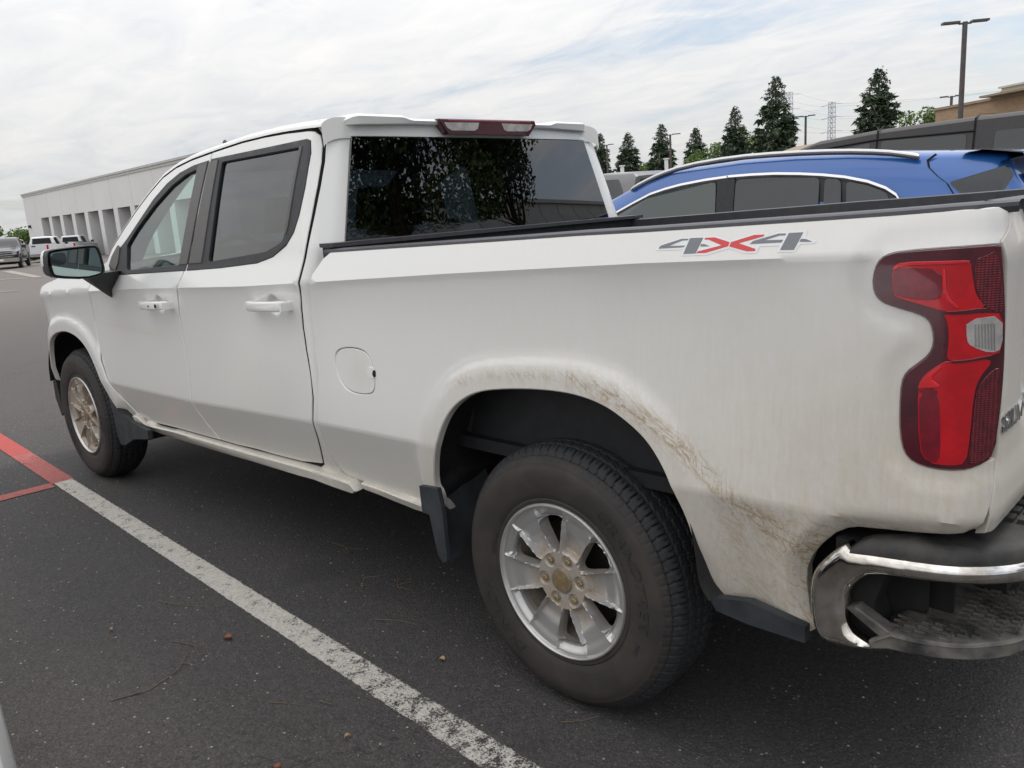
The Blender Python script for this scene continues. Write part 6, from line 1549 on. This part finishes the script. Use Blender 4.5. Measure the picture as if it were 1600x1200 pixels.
def leafy(name, lab, x, y, top, rad, seed, m1='leafy', m2='leafy2', n=3500, group='bright leafy trees', leaf_=.16, z0=None):
    g = gz(x, y)-.3; H_ = top-g; o = thing(name, lab, 'tree', (x, y, g), 0, group)
    z0 = H_*.25 if z0 is None else z0
    V, F, Lm = leafy_mesh(seed, n, rad, H_-z0, 12 if n < 9000 else 26, leaf_, z0); zm = max(v[2] for v in V); V = [(a, b, z0+(c-z0)*(H_-z0)/(zm-z0)) for a, b, c in V]
    c_ = mk('crown', V, F, m1, o, smooth=False); two_mat(c_, m2, .45)
    trunk(o, H_*.7, rad*.07+.05, [[(0,0,H_*.3),(l[0]*.5,l[1]*.5,(l[2]+H_*.3)*.5),(l[0],l[1],l[2])] for l in Lm[:6]])
    return o
leafy('leafy_tree', 'bright green bushy tree between the fourth and fifth conifer', -60.6, 104.2, 8.4, 3.0, 11)
leafy('leafy_tree', 'pale green tree just right of the fourth conifer foot', -62.8, 104.2, 7.6, 2.2, 12)
leafy('leafy_tree', 'yellow green tree showing between the two tallest conifers', -53.8, 104.0, 9.4, 3.0, 13)
leafy('leafy_tree', 'small green tree between the second and third conifer', -74.5, 110.5, 7.2, 2.6, 14)
leafy('leafy_tree', 'small green tree at the foot of the first conifer', -86.3, 115.0, 6.4, 2.2, 15)
leafy('leafy_tree', 'rounded green tree between the lone conifer and the brick building', -29.9, 99.1, 9.3, 2.7, 16, m1='leafy2', m2='leafy', n=4500)
leafy('leafy_tree', 'green tree cut by the left edge of the picture', -112., 30.5, 3.5, 3.0, 17, m1='leafy2', m2='leafy', z0=.6)
leafy('leafy_tree', 'light green tree at the left corner of the service building', -109., 32.0, 4.2, 2.4, 18, n=4500, z0=.6)
leafy('leafy_tree', 'small light green tree against the end wall of the service building', -106.5, 32., 3.3, 1.6, 19, n=2500, z0=.6)
# tall trees over the aisle, mirrored in the back window
leafy('aisle_tree', 'larger dark tree across the aisle, mirrored over most of the back window', 13., 10.6, 12.5, 4.0, 31, m1='leafy2', m2='conifer2', n=30000, group='trees across the aisle', leaf_=.10, z0=3.2)
leafy('aisle_tree', 'smaller dark tree across the aisle, mirrored towards the right of the back window', 13.5, 17.4, 12.0, 2.9, 32, m1='leafy2', m2='conifer2', n=15000, group='trees across the aisle', leaf_=.09, z0=5.2)
# ------------------------------------------------------------------ lamp posts, posts, pylons
def lamp(x, y, zt, label, rz, hl=1.0, r=.085, sides=(1, -1)):
    g = gz(x, y); o = thing('lamp_post', label, 'lamp post', (x, y, g), rz, 'parking lot lamp posts'); h = zt-g
    MB().tube([(0,0,0),(0,0,h)], [r*1.05, r*.92], 10).build('pole', 'pole', o)
    MB().lathe([(0,0),(.25,0),(.25,.01)], 12).build('base', 'pole', o) if False else None
    for s in sides:
        mb = MB(); mb.box((min(0, s*.30), -.05, h-.12), (max(0, s*.30), .05, h-.04)); a = mb.build('arm', 'pole', o, smooth=False)
        mb = MB(); x0, x1 = sorted((s*.28, s*(.28+hl*.8))); mb.box((x0, -.20, h-.06), (x1, .20, h+.04)); mb.build('lamp_head', 'pole', o, smooth=False)
    return o
lamp(-12.03, 46.3, 9.0, 'tall two-headed lamp post rising highest at the upper right', R(35), 1.0, .13)
lamp(-24.4, 87.2, 8.97, 'lamp post just left of the tallest one, in front of the brick building', R(15), .9, .14)
lamp(-39.77, 89.35, 9.03, 'lamp post between the tallest conifer and the lattice tower', R(10), .9, .13)
lamp(-58.99, 92.01, 9.09, 'lamp post beside the third conifer', R(20), 1.3, .14)
lamp(-71.68, 95.32, 9.05, 'faint lamp post beside the first conifer', R(20), .9, .12)
lamp(-59.69, 115.71, 9.15, 'lamp post between the fifth and the tallest conifer', R(20), 1.6, .13)
for (x, y, z, lab) in ((-35.41,49.03,3.75,'short white post left, before the second conifer'), (-33.1,51.34,4.05,'short white post right, before the third conifer')):
    MBo = MB(); MBo.box((x-.10, y-.10, gz(x, y)), (x+.10, y+.10, z)); MBo.box((x-.16, y-.16, z), (x+.16, y+.16, z+.08)); tag(MBo.build('white_post', 'white_decal', smooth=False), lab, 'post', 'white posts')
def pylon(x, y, top, label, rz):
    g = -4.; o = thing('lattice_tower', label, 'power pylon', (x, y, g), rz, 'power pylons'); h = top-g; mb = MB(); r = .22
    wz = lambda t: np.interp(t, [0, .5, .62, 1.], [5.2, 2.0, 1.6, 1.4])
    lv = list(np.linspace(0, .55, 6))+list(np.linspace(.62, 1, 8))
    for i in range(len(lv)-1):
        a, b = lv[i], lv[i+1]; wa, wb = wz(a), wz(b); ca = [(sx_*wa, sy_*wa, a*h) for sx_, sy_ in ((-1,-1),(1,-1),(1,1),(-1,1))]; cb = [(sx_*wb, sy_*wb, b*h) for sx_, sy_ in ((-1,-1),(1,-1),(1,1),(-1,1))]
        for k in range(4):
            mb.tube([ca[k], cb[k]], r, 4); mb.tube([ca[k], cb[(k+1) % 4]], r*.6, 4); mb.tube([cb[k], cb[(k+1) % 4]], r*.6, 4)
    mb.build('tower', 'pylon', o, smooth=False)
    for t in (.68, .83, .97):
        MB().tube([(-7.5, 0, t*h), (0, 0, t*h+1.0), (7.5, 0, t*h)], r*.8, 4).build('crossarm', 'pylon', o)
pylon(-216.76, 516.22, 50.5, 'hazy lattice power tower between the tallest and the lone conifer', R(-10))
pylon(-252., 533., 62., 'hazy lattice power tower half hidden behind the tallest conifer', R(-10))
pylon(-330., 860., 52., 'smallest hazy lattice tower, low beside the middle one', R(-10))
for i, (t, sx_) in enumerate(((.68,-1),(.83,-1),(.97,-1),(.68,1),(.83,1),(.97,1))):
    P0 = np.array((-252.+sx_*7.4, 533.-sx_*1.3, -4+66*t)); P1 = np.array((-216.76+sx_*7.4, 516.2-sx_*1.3, -4+54.5*t)); P2 = P1+np.array((190., -10., -2.))
    pts = []
    for A_, B_ in ((P0, P1), (P1, P2)):
        for k in range(9):
            s = k/8; p = A_*(1-s)+B_*s; p[2] -= (.02*np.linalg.norm(B_-A_)*4)*s*(1-s); pts.append(tuple(p))
    tag(MB().tube(pts, .07, 4).build('power_line', 'pylon'), 'thin power line strung between the hazy lattice towers', 'power line', 'power lines between the towers')
